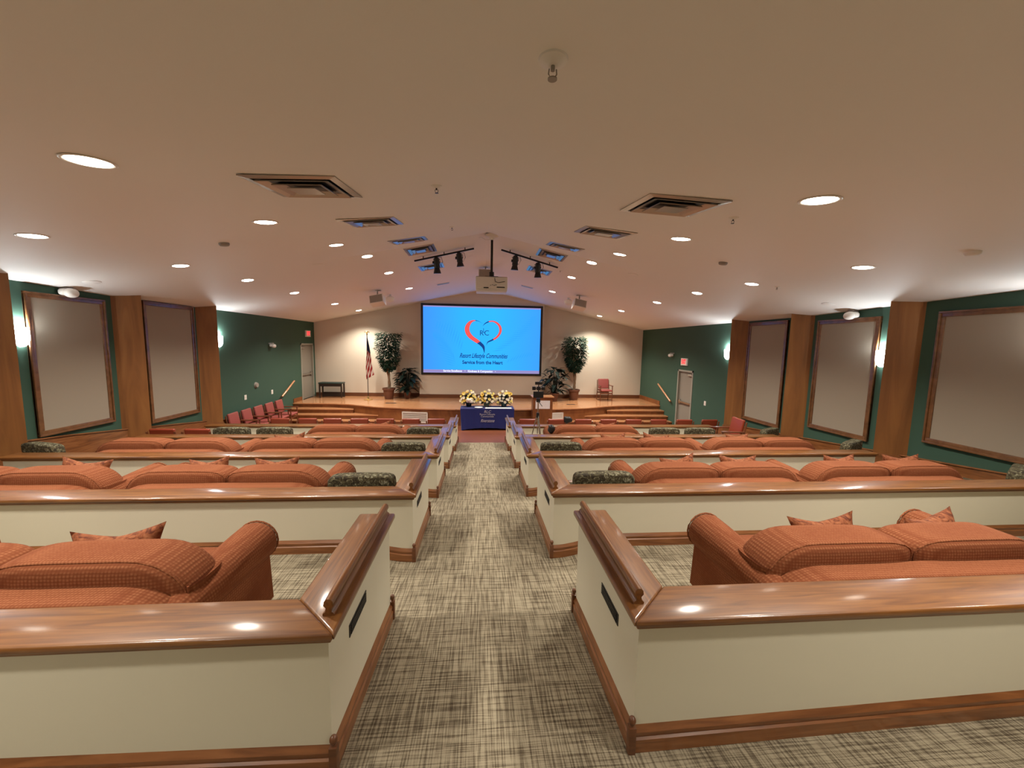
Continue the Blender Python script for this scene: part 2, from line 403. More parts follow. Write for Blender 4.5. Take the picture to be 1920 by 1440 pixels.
# bay of the stage wall that carries the screen
bx0, bx1 = -2.53, 2.62
b = MB(); b.prism([(bx0, -.47), (bx1, -.47), (bx1, zceil(bx1, YB)-.0), (.1, 4.0), (bx0, zceil(bx0, YB)-.0)], 0, .29, mtx=Matrix(((1, 0, 0, 0), (0, 0, 1, YB-.30), (0, 1, 0, 0), (0, 0, 0, 1))))
struct(b.build('wall_back_bay', M_BACKW))
b = MB(); b.box(XL-.12, XR+.12, YF-.12, YF, -.2, 2.75); struct(b.build('wall_front', M_CREAM))

# side baseboards / skirting ledge that follows the sloping side aisle
def wall_skirt(name, x, s, ztab, y0, y1, th=.05):
    b = MB(); yy = frange(y0, y1, .6)
    for a, c in zip(yy, yy[1:]):
        ta, tc = lerp_tab(ztab, a), lerp_tab(ztab, c)
        xi = x + s*th
        b.face([(xi, a, -1.15), (xi, c, -1.15), (xi, c, tc-.02), (xi, a, ta-.02)])
        b.face([(xi, a, ta-.02), (xi, c, tc-.02), (x+s*(th+.02), c, tc-.01), (x+s*(th+.02), a, ta-.01)])
        b.face([(x+s*(th+.02), a, ta-.01), (x+s*(th+.02), c, tc-.01), (x+s*th, c, tc), (x+s*th, a, ta)])
        b.face([(x+s*th, a, ta), (x+s*th, c, tc), (x, c, tc), (x, a, ta)])
    return struct(b.build(name, M_BASE))
wall_skirt('baseboard_left', XL, 1, [(-3, .75), (2, .55), (6.5, .2), (9.6, -.2), (14.9, -.95)], YF, 14.0)
wall_skirt('baseboard_right', XR, -1, [(-3, .75), (2, .45), (5.3, .12), (7.5, -.09), (9.6, -.28), (11.9, -.85)], YF, 11.9)

# ---------------------------------------------------------------- pilasters (structure)
tn = 0
for s, x, ysn in ((1, XL, (3.5, 5.6, 7.65, 9.73)), (-1, XR, (3.5, 5.56, 7.58, 9.57))):
    for yn in ysn:
        tn += 1; d = .29
        def splay(o, z0, ztop):   # triangular pier: a face at 45 degrees to the wall and a short return
            b = MB(); pl = [(x, yn-o), (x+s*(d+o), yn+d), (x+s*(d+o), yn+d+o), (x, yn+d+.02+o)]
            lo = [b.bm.verts.new((px, py, z0)) for px, py in pl]; hi = [b.bm.verts.new((px, py, ztop if ztop is not None else zceil(px, py)+.005)) for px, py in pl]
            b.bm.faces.new(lo); b.bm.faces.new(hi)
            for k in range(4): b.bm.faces.new((lo[k], lo[(k+1) % 4], hi[(k+1) % 4], hi[k]))
            return b
        b = splay(0, -1.1, None)
        o = struct(b.build('trim_%d' % tn, M_OAKZ))
        zb = -.09*(yn-5)+.11
        b = splay(.02, -1.1, zb-.012)
        q0_ = b.build('base', M_BASE, o); b = splay(.01, zb-.012, zb+.01)
        q = b.build('base_moulding', M_BASE, o)

# ---------------------------------------------------------------- half walls between the seating rows
PROF = [(0, 0), (.02, 0), (.02, .062), (.012, .07), (.016, .082), (.016, .095), (.006, .11), (0, .12)]
def skirt(pts, parent, material=M_BASE, name='baseboard', prof=PROF):
    """pts: (x, y, nx, ny)"""
    b = MB(); rows = []
    for x, y, nx, ny in pts:
        z = zfloor(x+nx*.03, y+ny*.03)
        rows.append([b.bm.verts.new((x+nx*o, y+ny*o, z+h)) for o, h in prof])
    for a, c in zip(rows, rows[1:]):
        for k in range(len(prof)-1): b.bm.faces.new((a[k], c[k], c[k+1], a[k+1]))
    b.bm.faces.new(rows[0]); b.bm.faces.new(rows[-1])
    return b.build(name, material, parent, smooth=25)
RAILP = [(-.024, 0), (-.024, .01), (-.013, .018), (-.011, .034), (-.021, .046), (-.018, .064), (-.008, .074), (.008, .074), (.018, .064), (.021, .046), (.011, .034), (.013, .018), (.024, .01), (.024, 0)]
ORD = ['nearest', 'second', 'third', 'fourth', 'fifth and farthest']
for i in range(5):
    y0 = ROW[i]; cz = CAP[i]
    for s in (-1, 1):
        x0 = AX + s*AW; xe = (6.12 if s > 0 else -6.12)
        if i == 4: xe = 5.9 if s > 0 else -6.25
        side = 'left' if s < 0 else 'right'
        t = thing('half_wall', 'cream half wall with oak cap, %s one %s of the aisle' % (ORD[i], side), 'half wall', (0, 0, 0), 0, 'half walls between the seating rows')
        zb = min(zfloor(x0, y0+1.0), TIER[i+1]) - .04
        P = lambda pts: [(x0+s*a, bb) for a, bb in pts]
        L = abs(xe-x0)
        b = MB(); b.prism(P([(0, y0), (L, y0), (L, y0+.16), (.17, y0+.16), (.17, y0+1.02), (0, y0+1.02)]), zb, cz-.035)
        b.build('panel', M_CREAM, t)
        b = MB(); b.prism(P([(-.035, y0-.035), (L+.02, y0-.035), (L+.02, y0+.195), (.20, y0+.195), (-.035, y0-.035)][:-1]), cz-.035, cz, .012, 3)
        b.build('cap', M_OAKX, t, smooth=40)
        b = MB(); b.prism(P([(-.035, y0-.035), (.20, y0+.195), (.20, y0+1.05), (-.035, y0+1.05)]), cz-.035, cz, .012, 3)
        b.build('cap', M_OAKY, t, smooth=40)
        b = MB(); b.prism(P([(-.015, y0-.015), (L+.005, y0-.015), (L+.005, y0+.175), (.185, y0+.175), (.185, y0+1.035), (-.015, y0+1.035)]), cz-.055, cz-.0352, .006, 2)
        b.build('cap_moulding', M_OAKX, t, smooth=40)
        # book rail on the aisle edge
        b = MB(); ya, yb = y0+.07, y0+1.03; xc = x0+s*.025
        A = [b.bm.verts.new((xc+px, ya, cz+pz)) for px, pz in RAILP]; B = [b.bm.verts.new((xc+px, yb, cz+pz)) for px, pz in RAILP]
        n = len(RAILP)
        for k in range(n): b.bm.faces.new((A[k], A[(k+1) % n], B[(k+1) % n], B[k]))
        b.bm.faces.new(A); b.bm.faces.new(B)
        b.build('rail', M_OAKY, t, smooth=50)
        # baseboards: front face and aisle face
        fx = [0, .02, .06, .1, .2, .3, .4, .5, .6, .8, 1.2, 2, 3, 4, L]
        skirt([(x0+s*a, y0, (-s if a == 0 else 0), -1) for a in fx], t)
        yy = [0, .06, .2, .4, .6, .8, 1.02]
        skirt([(x0, y0+a, -s, (-1 if a == 0 else (1 if a == 1.02 else 0))) for a in yy], t)
        skirt([(x0+s*a, y0+1.02, (-s if a == 0 else 0), 1) for a in (0, .05, .1, .17)], t)
        for (px, py) in ((x0-s*.012, y0-.012), (x0-s*.012, y0+1.03)):
            zz = zfloor(px-s*.02, py); b = MB()
            b.box(px-.016, px+.016, py-.016, py+.016, zz-.01, zz+.13, .003)
            b.lathe([(.012, .128), (.008, .135), (.012, .142), (.016, .152), (.016, .162), (.010, .172), (.0, .176)], (px, py, zz), 12)
            b.build('corner_block', M_BASED, t, smooth=40)
        # louvred step light let into the aisle face
        b = MB(); xa = x0-s*.004; b.box(min(x0, xa), max(x0, xa), y0+.23, y0+.49, cz-.235, cz-.172, .0015)
        for k in range(4): b.box(min(xa, xa-s*.004), max(xa, xa-s*.004), y0+.245, y0+.475, cz-.226+.013*k, cz-.220+.013*k)
        b.build('step_light', M_BLACK, t)

# ---------------------------------------------------------------- downlights
def downlight(x, y, label, power=SPOT_W, ref=[None]):
    m = ceil_matrix(x, y)
    if ref[0] is None:
        t = thing('downlight', label, 'ceiling light', group='recessed ceiling downlights')
        b = MB(); b.lathe([(.1, -.02), (.1, .0), (.118, .0), (.124, .003), (.118, .007), (.106, .006), (.1, .002), (.098, -.02)], n=32); b.build('trim', M_WHITE, t, smooth=50)
        b = MB(); b.lathe([(.0, .014), (.05, .012), (.085, .008), (.1, .003)], n=32); b.build('lens', M_LENS, t, smooth=60)
        ref[0] = t
    else: t = dup(ref[0], (0, 0, 0), 0, label)
    t.matrix_world = m
    ld = bpy.data.lights.new('lamp', 'SPOT'); ld.energy = power; ld.color = SPOT_COL; ld.spot_size = math.radians(SPOT_ANGLE); ld.spot_blend = SPOT_BLEND; ld.shadow_soft_size = .07
    lo = bpy.data.objects.new('lamp', ld); C.objects.link(lo)
    lo.location = (x, y, zceil(x, y)-.045); lo.rotation_euler = (0, 0, 0)
    lo.parent = t; lo.matrix_parent_inverse = m.inverted()
DLI = [2.52, 4.36, 6.35, 8.0, 9.78, 12.43]; DLO = [4.5, 6.48, 8.2, 10.13, 12.78, 15.17]
for s, side in ((-1, 'left'), (1, 'right')):
    for k, y in enumerate(DLI): downlight(s*2.29, y, 'recessed downlight, %s nearest in the inner line %s of the ridge' % (['first', 'second', 'third', 'fourth', 'fifth', 'sixth'][k], side), SPOT_W*(1.7 if y > 12 else 1))
    for k, y in enumerate(DLO): downlight((-4.7 if s < 0 else 4.76), y, 'recessed downlight, %s nearest in the outer line near the %s wall' % (['first', 'second', 'third', 'fourth', 'fifth', 'sixth'][k], side), SPOT_W*(2.0 if y > 12 else 1))
    downlight(s*2.29, .75, 'recessed downlight above and behind the camera %s side' % side, SPOT_W*.7)
    downlight(s*2.29, -1.1, 'recessed downlight well behind the camera %s side' % side, SPOT_W*.7)
    downlight(s*4.75, 2.4, 'recessed downlight over the back row end %s side' % side)

# ---------------------------------------------------------------- square ceiling vents
def vent(x, y, label, ref=[None]):
    if ref[0] is None:
        t = thing('ceiling_vent', label, 'ceiling vent', group='square ceiling vents')
        def ring(r0, z0, r1, z1, th=.004):
            b = MB(); q = []
            for rr, zz in ((r0, z0), (r1, z1), (r1, z1-th), (r0, z0-th)): q.append([b.bm.verts.new((sx*rr, sy*rr, zz)) for sx, sy in ((-1, -1), (1, -1), (1, 1), (-1, 1))])
            for a, c in zip(q, q[1:]+q[:1]):
                for k in range(4): b.bm.faces.new((a[k], a[(k+1) % 4], c[(k+1) % 4], c[k]))
            return b
        ring(.305, .006, .255, .012, .006).build('frame', M_ALU, t)
        b = MB(); b.box(-.27, .27, -.27, .27, -.0, .002); b.build('backing', M_BLACK, t)
        ring(.238, .022, .185, .003, .007).build('louvre', M_ALU, t)
        ring(.165, .028, .115, .003, .007).build('louvre', M_ALU, t)
        b = MB(); b.box(-.095, .095, -.095, .095, .026, .032, .003); b.build('centre_plate', M_ALU, t)
        ref[0] = t
    else: t = dup(ref[0], (0, 0, 0), 0, label)
    t.matrix_world = ceil_matrix(x, y)
VY = [2.98, 4.65, 6.9, 8.22, 9.95]
for s, side, x in ((-1, 'left', -1.27), (1, 'right', 1.47)):
    for k, y in enumerate(VY): vent(x, y, 'square metal air vent, %s of the line %s of the ridge' % (['largest and nearest', 'second nearest', 'third nearest', 'fourth nearest', 'farthest'][k], side))
def slot_vent(x, y, label):
    t = thing('slot_vent', label, 'ceiling vent', group='white slot vents in the ceiling')
    b = MB(); b.box(-.22, .22, -.1, .1, 0, .01, .002); b.build('frame', M_WHITE, t)
    for k in range(5):
        b = MB(); b.box(-.19, .19, -.078+.034*k, -.062+.034*k, .01, .016); b.build('slat', M_ALU, t)
    t.matrix_world = ceil_matrix(x, y)
slot_vent(-1.25, 12.67, 'small white slot vent in the ceiling left above the screen')
slot_vent(1.49, 12.69, 'small white slot vent in the ceiling right above the screen')

def on_ceiling(x, y, name, label, cat, prof, material, group=None, extra=None):
    b = MB(); b.lathe(prof, n=24)
    if extra: extra(b)
    o = b.build(name, material, smooth=50); o.matrix_world = ceil_matrix(x, y); return tag(o, label, cat, group)
def sprinkler(x, y, label, sc=1.0):
    t = thing('sprinkler', label, 'sprinkler', group='fire sprinklers in the ceiling')
    b = MB(); b.lathe([(.05, 0), (.048, .006), (.035, .009), (.02, .02), (.012, .02)], n=24); b.build('escutcheon', M_CEIL, t, smooth=50)
    b = MB(); b.cyl((0, 0, .01), (0, 0, .035), .007); b.tube([(-.012, 0, .03), (-.014, 0, .045), (-.004, 0, .06)], .0025, 6); b.tube([(.012, 0, .03), (.014, 0, .045), (.004, 0, .06)], .0025, 6)
    b.cyl((0, 0, .058), (0, 0, .062), .016); b.build('sprinkler_head', M_BLACKM if sc < 1 else M_GREYP, t)
    t.matrix_world = ceil_matrix(x, y) @ Matrix.Scale(1.0 if sc >= 1 else .8, 4)
sprinkler(.23, 1.36, 'sprinkler with round plate, the big one at the top of the picture')
sprinkler(-.334, 2.89, 'small sprinkler between the two nearest air vents', .8)
sprinkler(2.11, 3.16, 'small dark sprinkler between nearest right vent and big right downlight', .8)
sprinkler(-.44, 5.68, 'tiny sprinkler just left of the projector pole plate', .8)
sprinkler(1.9, 9.3, 'tiny sprinkler beside the right track light rail', .8)
sprinkler(5.1, 6.3, 'tiny sprinkler beside second downlight of the outer right line', .8)
SD = [(.06, 0), (.06, .02), (.05, .035), (.025, .04), (0, .04)]
on_ceiling(-3.36, 5.39, 'smoke_detector', 'round smoke detector on the left half of the ceiling', 'smoke detector', SD, M_GREYP)
on_ceiling(3.5, 5.4, 'smoke_detector', 'round smoke detector on the right half of the ceiling', 'smoke detector', SD, M_GREYP)
on_ceiling(4.8, 3.45, 'smoke_detector', 'pale round detector on the ceiling at far right', 'smoke detector', SD, M_CEIL)
CD = [(.11, 0), (.11, .004), (.1, .008), (0, .008)]
on_ceiling(-3.24, 8.0, 'ceiling_speaker', 'flat round ceiling disc left of the ridge, flush with the paint', 'ceiling speaker', CD, M_CEIL)
on_ceiling(3.23, 8.08, 'ceiling_speaker', 'flat round ceiling disc right of the ridge, flush with the paint', 'ceiling speaker', CD, M_CEIL)
on_ceiling(-6.25, 6.75, 'ceiling_speaker', 'flat round ceiling disc above the left wall emergency light', 'ceiling speaker', CD, M_CEIL)
on_ceiling(6.45, 6.68, 'ceiling_speaker', 'flat round ceiling disc above the right wall emergency light', 'ceiling speaker', CD, M_CEIL)

# ---------------------------------------------------------------- projector
t = thing('projector', 'white projector hanging on a black pole from the ridge', 'projector', (.195, 7.9, 2.86))
zt = zceil(.195, 7.9)-2.86
b = MB(); b.box(-.32, .32, -.2, .24, .03, .27, .03, 3); b.build('body', M_WHITE, t, smooth=40)
b = MB(); b.box(-.315, .315, -.195, .235, .215, .275, .02, 2); b.build('top_cover', M_GREYP, t, smooth=40)
b = MB(); b.box(-.31, .31, -.19, .26, -.015, .04, .02, 2); b.build('bottom_cover', M_WHITE, t, smooth=40)
b = MB(); b.box(-.16, -.06, -.206, -.198, .04, .06); b.box(.1, .26, -.206, -.198, .055, .075)
for k in range(4): b.cyl((-.02+.035*k, -.207, .1+.01*(k % 2)), (-.02+.035*k, -.198, .1+.01*(k % 2)), .008, n=10)
b.build('connector_panel', M_BLACK, t)
b = MB(); b.tube([(.06, -.2, .24), (.07, -.23, .17), (.13, -.235, .15), (.22, -.21, .17), (.26, -.2, .18)], .006, 6); b.build('cable', M_BLACK, t, smooth=60)
b = MB(); b.cyl((-.05, .28, .13), (-.05, .24, .13), .05, n=20); b.build('lens_barrel', M_BLACK, t, smooth=40)
b = MB(); b.cyl((0, 0, .27), (0, 0, zt-.06), .024, n=16); b.cyl((0, 0, .31), (0, 0, .39), .05, n=16); b.box(-.13, .13, -.1, .1, .272, .295, .004); b.build('pole', M_BLACKM, t, smooth=40)
b = MB(); b.lathe([(.04, zt-.10), (.05, zt-.06), (.14, zt-.02), (.15, zt-.005)], n=24); b.tube([(-.03, 0, zt-.09), (-.12, 0, zt-.1), (-.22, 0, zt-.05), (-.26, 0, zt-.07)], .006, 6); b.build('ceiling_mount', M_WHITE, t, smooth=40)

# ---------------------------------------------------------------- track lights
def track(xa, ya, xb, yb, label):
    t = thing('track_rail', label, 'track light rail'); d = Vector((xb-xa, yb-ya, 0))
    p0 = Vector((xa, ya, zceil(xa, ya)-.06)); p1 = Vector((xb, yb, zceil(xb, yb)-.06))
    b = MB(); b.tube([p0, p1], .02, 6); b.build('rail', M_BLACKM, t)
    for k in (.15, .5, .85):
        p = p0.lerp(p1, k); b = MB(); b.cyl(p, (p.x, p.y, zceil(p.x, p.y)), .01, n=8); b.build('hanger', M_BLACKM, t)
track(-1.5, 8.8, -.18, 8.64, 'black lighting rail left of the projector pole')
track(.42, 8.62, 1.75, 8.9, 'black lighting rail right of the projector pole')
def stage_light(x, y, ztop, h, lean, label):
    t = thing('stage_spotlight', label, 'spotlight', (x, y, ztop), group='black stage spotlights on the rails')
    zr = h
    b = MB(); b.tube([(0, 0, .0), (0, 0, -.05)], .012, 8); b.tube([(-.07, 0, -.13), (-.075, 0, -.05), (.075, 0, -.05), (.07, 0, -.13)], .008, 8); b.build('yoke', M_BLACKM, t, smooth=50)
    a = Vector((lean, .12, -1)).normalized(); p = Vector((0, 0, -.1))
    b = MB(); b.cyl(p-a*.05, p+a*(h*.45), .062, .065, 20); b.cyl(p+a*(h*.45), p+a*(h*.85), .055, .085, 20); b.cyl(p-a*.09, p-a*.05, .04, .062, 20); b.build('body', M_BLACK, t, smooth=40)
    b = MB(); b.box(-.09, -.055, -.03, .03, -.15, -.1, .005); b.build('knob', M_BLACK, t)
    b = MB(); b.tube([(0, 0, -.02), (.1, .02, -.0), (.13, .02, -.1), (.08, .02, -.2), (.0, 0.02, -.12)], .006, 6); b.build('cable', M_BLACK, t, smooth=60)
for x, y, h, l, lb in ((-1.0, 8.7, .3, .05, 'black spotlight pointing down, left of the pair on left rail'), (-.5, 8.66, .24, .12, 'black spotlight nearest the projector on left rail'),
                       (.74, 8.69, .26, -.05, 'black spotlight nearest the projector on right rail'), (1.27, 8.8, .28, .03, 'black spotlight pointing down, right of the pair on right rail')):
    stage_light(x, y, zceil(x, y)-.08, h, l, lb)

# ---------------------------------------------------------------- speakers under the ceiling
def speaker(x, y, ry, sgn, label, drop=.3):
    t = thing('loudspeaker', label, 'loudspeaker', (x, y, zceil(x, y)))
    mt = Matrix.Translation((0, 0, -drop)) @ Matrix.Rotation(ry, 4, 'Y') @ Matrix.Rotation(math.radians(-18), 4, 'X')
    b = MB(); b.box(-.2, .2, -.15, .15, -.13, .13, .015, 2, mt); b.build('cabinet', M_WHITE, t, smooth=40)
    b = MB(); b.box(-.18, .18, -.156, -.15, -.11, .11, .002, 1, mt); b.build('grille', M_GREYP, t)
    b = MB(); b.cyl((0, 0, 0), (0, 0, -drop+.1), .02); b.box(-.1, .1, -.05, .05, -.015, 0); b.build('bracket', M_GREYP, t)
speaker(-3.1, 11.8, -.2, 1, 'boxy loudspeaker under the ceiling left of the screen')
speaker(3.06, 11.9, .2, -1, 'boxy loudspeaker under the ceiling right of the screen')
speaker(.1, 11.2, 0, 1, 'boxy loudspeaker at the ridge behind the projector', .25)
def globe(x, y, label):
    t = thing('ceiling_floodlight', label, 'floodlight', (x, y, zceil(x, y)))
    b = MB(); b.cyl((0, 0, 0), (0, 0, -.08), .03); b.build('stem', M_WHITE, t)
    b = MB(); b.puff((0, -.03, -.15), (.14, .09, .1), .9, 8); b.build('head', M_WHITE, t, smooth=60)
globe(-2.98, 12.9, 'round white fixture beside the left ceiling loudspeaker'); globe(2.92, 12.85, 'round white fixture beside the right ceiling loudspeaker')

# ---------------------------------------------------------------- framed acoustic wall panels
def wpanel(x, s, y0, y1, z0, z1, label):
    t = thing('wall_panel', label, 'wall panel', (x, (y0+y1)/2, z0), group='framed acoustic wall panels')
    w2 = (y1-y0)/2; h = z1-z0; fw = .085
    b = MB(); xa, xb = sorted((0, s*.035))
    for (a, bb, c, d) in ((-w2, w2, 0, fw), (-w2, w2, h-fw, h), (-w2, -w2+fw, fw, h-fw), (w2-fw, w2, fw, h-fw)): b.box(xa, xb, a, bb, c, d, .008, 2)
    xa, xb = sorted((0, s*.05))
    for (a, bb, c, d) in ((-w2, w2, 0, .03), (-w2, w2, h-.03, h), (-w2, -w2+.03, .03, h-.03), (w2-.03, w2, .03, h-.03)): b.box(xa, xb, a, bb, c, d, .006, 2)
    b.build('frame', M_FRAME, t, smooth=40)
    b = MB(); xa, xb = sorted((0, s*.022)); b.box(xa, xb, -w2+fw, w2-fw, fw, h-fw); b.build('cloth', M_PANEL, t)
wpanel(XL, 1, 4.1, 5.35, .4, 2.46, 'tall framed beige panel on left wall, nearest the camera')
wpanel(XL, 1, 6.28, 7.5, .23, 2.45, 'tall framed beige panel on left wall between the sconce and pilaster')
wpanel(XL, 1, 8.27, 9.62, .02, 2.53, 'tall framed beige panel on left wall, farthest of that side')
wpanel(XR, -1, 4.0, 5.35, .38, 2.43, 'wide framed beige panel at the right edge of the picture')
wpanel(XR, -1, 6.2, 7.46, .16, 2.42, 'tall framed beige panel on right wall beside the bright sconce')
wpanel(XR, -1, 8.24, 9.52, -.06, 2.48, 'tall framed beige panel on right wall, farthest of that side')

# ---------------------------------------------------------------- sconces
def sconce(x, s, y, z, label):
    t = thing('wall_sconce', label, 'wall light', (x, y, z), group='shield-shaped wall sconces')
    def fn(a, bb):
        ang = PI*a; hh = .29; zz = -hh*bb
        k = 1.0 if bb < .5 else math.sqrt(max(0.0, 1-((bb-.5)/.52)**2))
        return (s*(.01+.1*math.sin(ang)*k), .09*math.cos(ang)*k, zz)
    b = MB(); b.grid(fn, 16, 14); b.build('shade', M_SCONCE, t, smooth=60)
    b = MB(); xa, xb = sorted((0, s*.012)); b.box(xa, xb, -.07, .07, -.2, -.03); b.build('back_plate', M_WHITE, t)
    ld = bpy.data.lights.new('lamp', 'POINT'); ld.energy = 20; ld.color = (.88, .95, 1.0); ld.shadow_soft_size = .04
    lo = bpy.data.objects.new('lamp', ld); C.objects.link(lo); lo.parent = t; lo.location = (s*.06, 0, .03)
sconce(XL, 1, 6.2, 1.91, 'glowing white wall sconce on left wall nearest the camera')
sconce(XL, 1, 10.45, 1.87, 'glowing white wall sconce on left wall beside the far pilaster')
sconce(XR, -1, 6.12, 1.82, 'glowing white wall sconce on right wall beside the big pilaster')
sconce(XR, -1, 10.32, 1.78, 'glowing white wall sconce on right wall half behind the far pilaster')
for s, x in ((1, XL), (-1, XR)): sconce(x, s, 3.95, 2.0, 'wall sconce outside the picture on the %s wall' % ('left' if s > 0 else 'right'))

# ---------------------------------------------------------------- emergency lights, boxes, switches
def emergency(x, s, y, z, label, sc=1.0):
    t = thing('emergency_light', label, 'emergency light', (x, y, z))
    b = MB(); b.puff((s*.09, 0, 0), (.06*sc, .13*sc, .055*sc), .6, 8); b.build('housing', M_WHITE, t, smooth=60)
    b = MB(); b.puff((s*.15, -.02*sc, -.01), (.07*sc, .1*sc, .075*sc), .9, 6); b.build('lamp_head', M_WHITE, t, smooth=60)
    b = MB(); b.box(min(0, s*.12), max(0, s*.12), -.05, .05, .05*sc, .11*sc); b.build('bracket', M_GREYP, t)
emergency(XL, 1, 6.85, 2.5, 'white emergency light high on left wall above the framed panel')
emergency(XR, -1, 6.7, 2.47, 'white emergency light high on right wall above the framed panel')
emergency(XL, 1, 12.84, 1.61, 'small white emergency light on far left green wall', .8)
emergency(XR, -1, 13.41, 1.52, 'small white emergency light left of the right exit sign', .8)
def plate(x, s, y, z, label, cat='light switch', name='light_switch'):
    t = thing(name, label, cat, (x, y, z))
    b = MB(); xa, xb = sorted((0, s*.01)); b.box(xa, xb, -.05, .05, -.07, .07, .003); b.build('plate', M_WHITE, t)
    b = MB(); xa, xb = sorted((0, s*.018)); b.box(xa, xb, -.015, .015, -.03, .03, .003); b.build('rocker', M_WHITE, t)
plate(XL, 1, 11.46, .12, 'white switch plate on left green wall, the nearer of two')
plate(XL, 1, 12.87, .1, 'white switch plate on left green wall near the handrail')
plate(XR, -1, 11.26, .07, 'white switch plate on right green wall beside the grey door')
o = MB(); o.cyl((0, 0, 0), (.05, 0, 0), .09, .07, 20); tag(o.build('thermostat', M_GREYP, None, 40, (XL, 12.0, .42)), 'small round grey thermostat on left green wall', 'thermostat')

def exit_sign(x, s, y, z, label):
    t = thing('exit_sign', label, 'exit sign', (x, y, z))
    b = MB(); xa, xb = sorted((0, s*.05)); b.box(xa, xb, -.19, .19, -.125, .125, .006); b.build('housing', M_WHITE, t)
    text('EXIT', .21, (s*.053, 0, 0), (PI/2, 0, s*PI/2), M_RED_E, t, ext=.002, width=.26, bold=.006)
exit_sign(XL, 1, 15.55, 2.06, 'red exit sign above the left door by the stage')
exit_sign(XR, -1, 12.6, 1.31, 'red exit sign above the right grey door')

# ---------------------------------------------------------------- doors
def door(n, x, s, y0, y1, z0, z1):
    o = bpy.data.objects.new('door_%d' % n, None); C.objects.link(o); o.location = (x, (y0+y1)/2, z0); struct(o)
    w2 = (y1-y0)/2; h = z1-z0; X = lambda a, c: tuple(sorted((s*a, s*c)))
    b = MB()
    for ya, yb, za, zb in ((-w2, -w2+.06, 0, h), (w2-.06, w2, 0, h), (-w2, w2, h-.06, h)): b.box(*X(-.11, .02), ya, yb, za, zb, .003)
    b.build('door_frame', M_DOORF, o)
    b = MB(); b.box(*X(-.11, -.06), -w2+.06, w2-.06, 0.005, h-.06); b.build('door_leaf', M_DOOR, o)
    b = MB(); b.box(*X(-.06, -.0), -w2+.1, w2-.1, .93, 1.0, .01); b.box(*X(-.06, -.01), w2-.2, w2-.08, .9, 1.05, .01); b.build('push_bar', M_STEEL, o)
    b = MB(); b.box(*X(-.06, .0), -w2+.1, -w2+.38, h-.2, h-.13, .01); b.build('door_closer', M_STEEL, o)
door(1, XL, 1, 14.93, 16.0, -.48, 1.68)
door(2, XR, -1, 12.02, 13.0, -1.07, 1.03)

# ---------------------------------------------------------------- stage
ZS = -.48
st = thing('stage', 'curved hardwood stage with side steps in front of the screen', 'stage', (0, 0, 0))
def arc_y(x):
    d = abs(x-.12)
    return lerp_tab([(0, 13.08), (1.0, 13.09), (2.3, 13.2), (3.8, 13.52), (4.9, 14.05), (5.6, 14.2), (7.3, 14.2)], d)
xs_ = frange(XL+.005, XR-.005, .2)
poly = [(x, arc_y(x)) for x in xs_] + [(XR-.005, YB-.005), (XL+.005, YB-.005)]
b = MB(); b.prism(poly, ZS-.03, ZS, 0); b.build('deck', M_STAGE, st)
b = MB()
for k in range(len(xs_)-1):
    a, c = xs_[k], xs_[k+1]
    ya, yc = arc_y(a), arc_y(c)
    b.face([(a, ya+.03, -1.08), (c, yc+.03, -1.08), (c, yc+.03, ZS-.03), (a, ya+.03, ZS-.03)])
b.build('fascia', M_STAGEF, st)
b = MB()
for k in range(len(xs_)-1):
    a, c = xs_[k], xs_[k+1]
    b.face([(a, arc_y(a)-.012, ZS-.035), (c, arc_y(c)-.012, ZS-.035), (c, arc_y(c)-.012, ZS+.001), (a, arc_y(a)-.012, ZS+.001)])
    b.face([(a, arc_y(a)-.012, ZS+.001), (c, arc_y(c)-.012, ZS+.001), (c, arc_y(c)+.02, ZS+.003), (a, arc_y(a)+.02, ZS+.003)])
    b.face([(a, arc_y(a)-.012, ZS-.035), (c, arc_y(c)-.012, ZS-.035), (c, arc_y(c)+.04, ZS-.035), (a, arc_y(a)+.04, ZS-.035)])
b.build('nosing', M_STAGE, st)
for s in (-1, 1):
    for k, (yk, zk, xin) in enumerate(((13.88, -.63, 4.7), (13.56, -.78, 3.75), (13.24, -.93, 2.6))):
        xw = XL+.005 if s < 0 else XR-.005; xi = .12+s*xin; xa, xb = sorted((xw, xi))
        yb_ = 14.2
        pts = [(x, yk) for x in (xa, xb)] + [(x, max(yk+.02, arc_y(x)+.03)) for x in reversed(frange(xa, xb, .25))]
        b = MB(); b.prism(pts, -1.075, zk-.03); b.build('riser', M_DARKW if False else M_STAGEF, st)
        ptt = [(xa-(.0 if s < 0 else .03), yk-.03), (xb+(.03 if s < 0 else 0), yk-.03)] + [(x, max(yk+.02, arc_y(x)+.03)) for x in reversed(frange(xa, xb, .25))]
        b = MB(); b.prism(ptt, zk-.03, zk); b.build('tread', M_STAGE, st)
def fixed_base(name, pts, z, h=.15, mt=M_BASED):
    b = MB()
    for (x0, y0), (x1, y1) in zip(pts, pts[1:]):
        xa, xb = sorted((x0, x1)); ya, yb = sorted((y0, y1))
        if xb-xa > yb-ya: b.box(xa, xb, ya-.02, ya, z, z+h, .004)
        else: b.box(xa-.01, xa+.01, ya, yb, z, z+h, .004)
    return struct(b.build(name, mt))
fixed_base('baseboard_back_left', [(XL, YB), (bx0, YB)], ZS); fixed_base('baseboard_back_right', [(bx1, YB), (XR, YB)], ZS)
fixed_base('baseboard_back_bay', [(bx0, YB-.31), (bx1, YB-.31)], ZS); 
b = MB(); b.box(XR-.02, XR, 14.25, YB-.02, ZS, ZS+.17, .004); struct(b.build('baseboard_stage_right', M_STAGEF))
b = MB(); b.box(XL, XL+.02, 14.25, 14.9, ZS, ZS+.15, .004); struct(b.build('baseboard_stage_left', M_STAGEF))
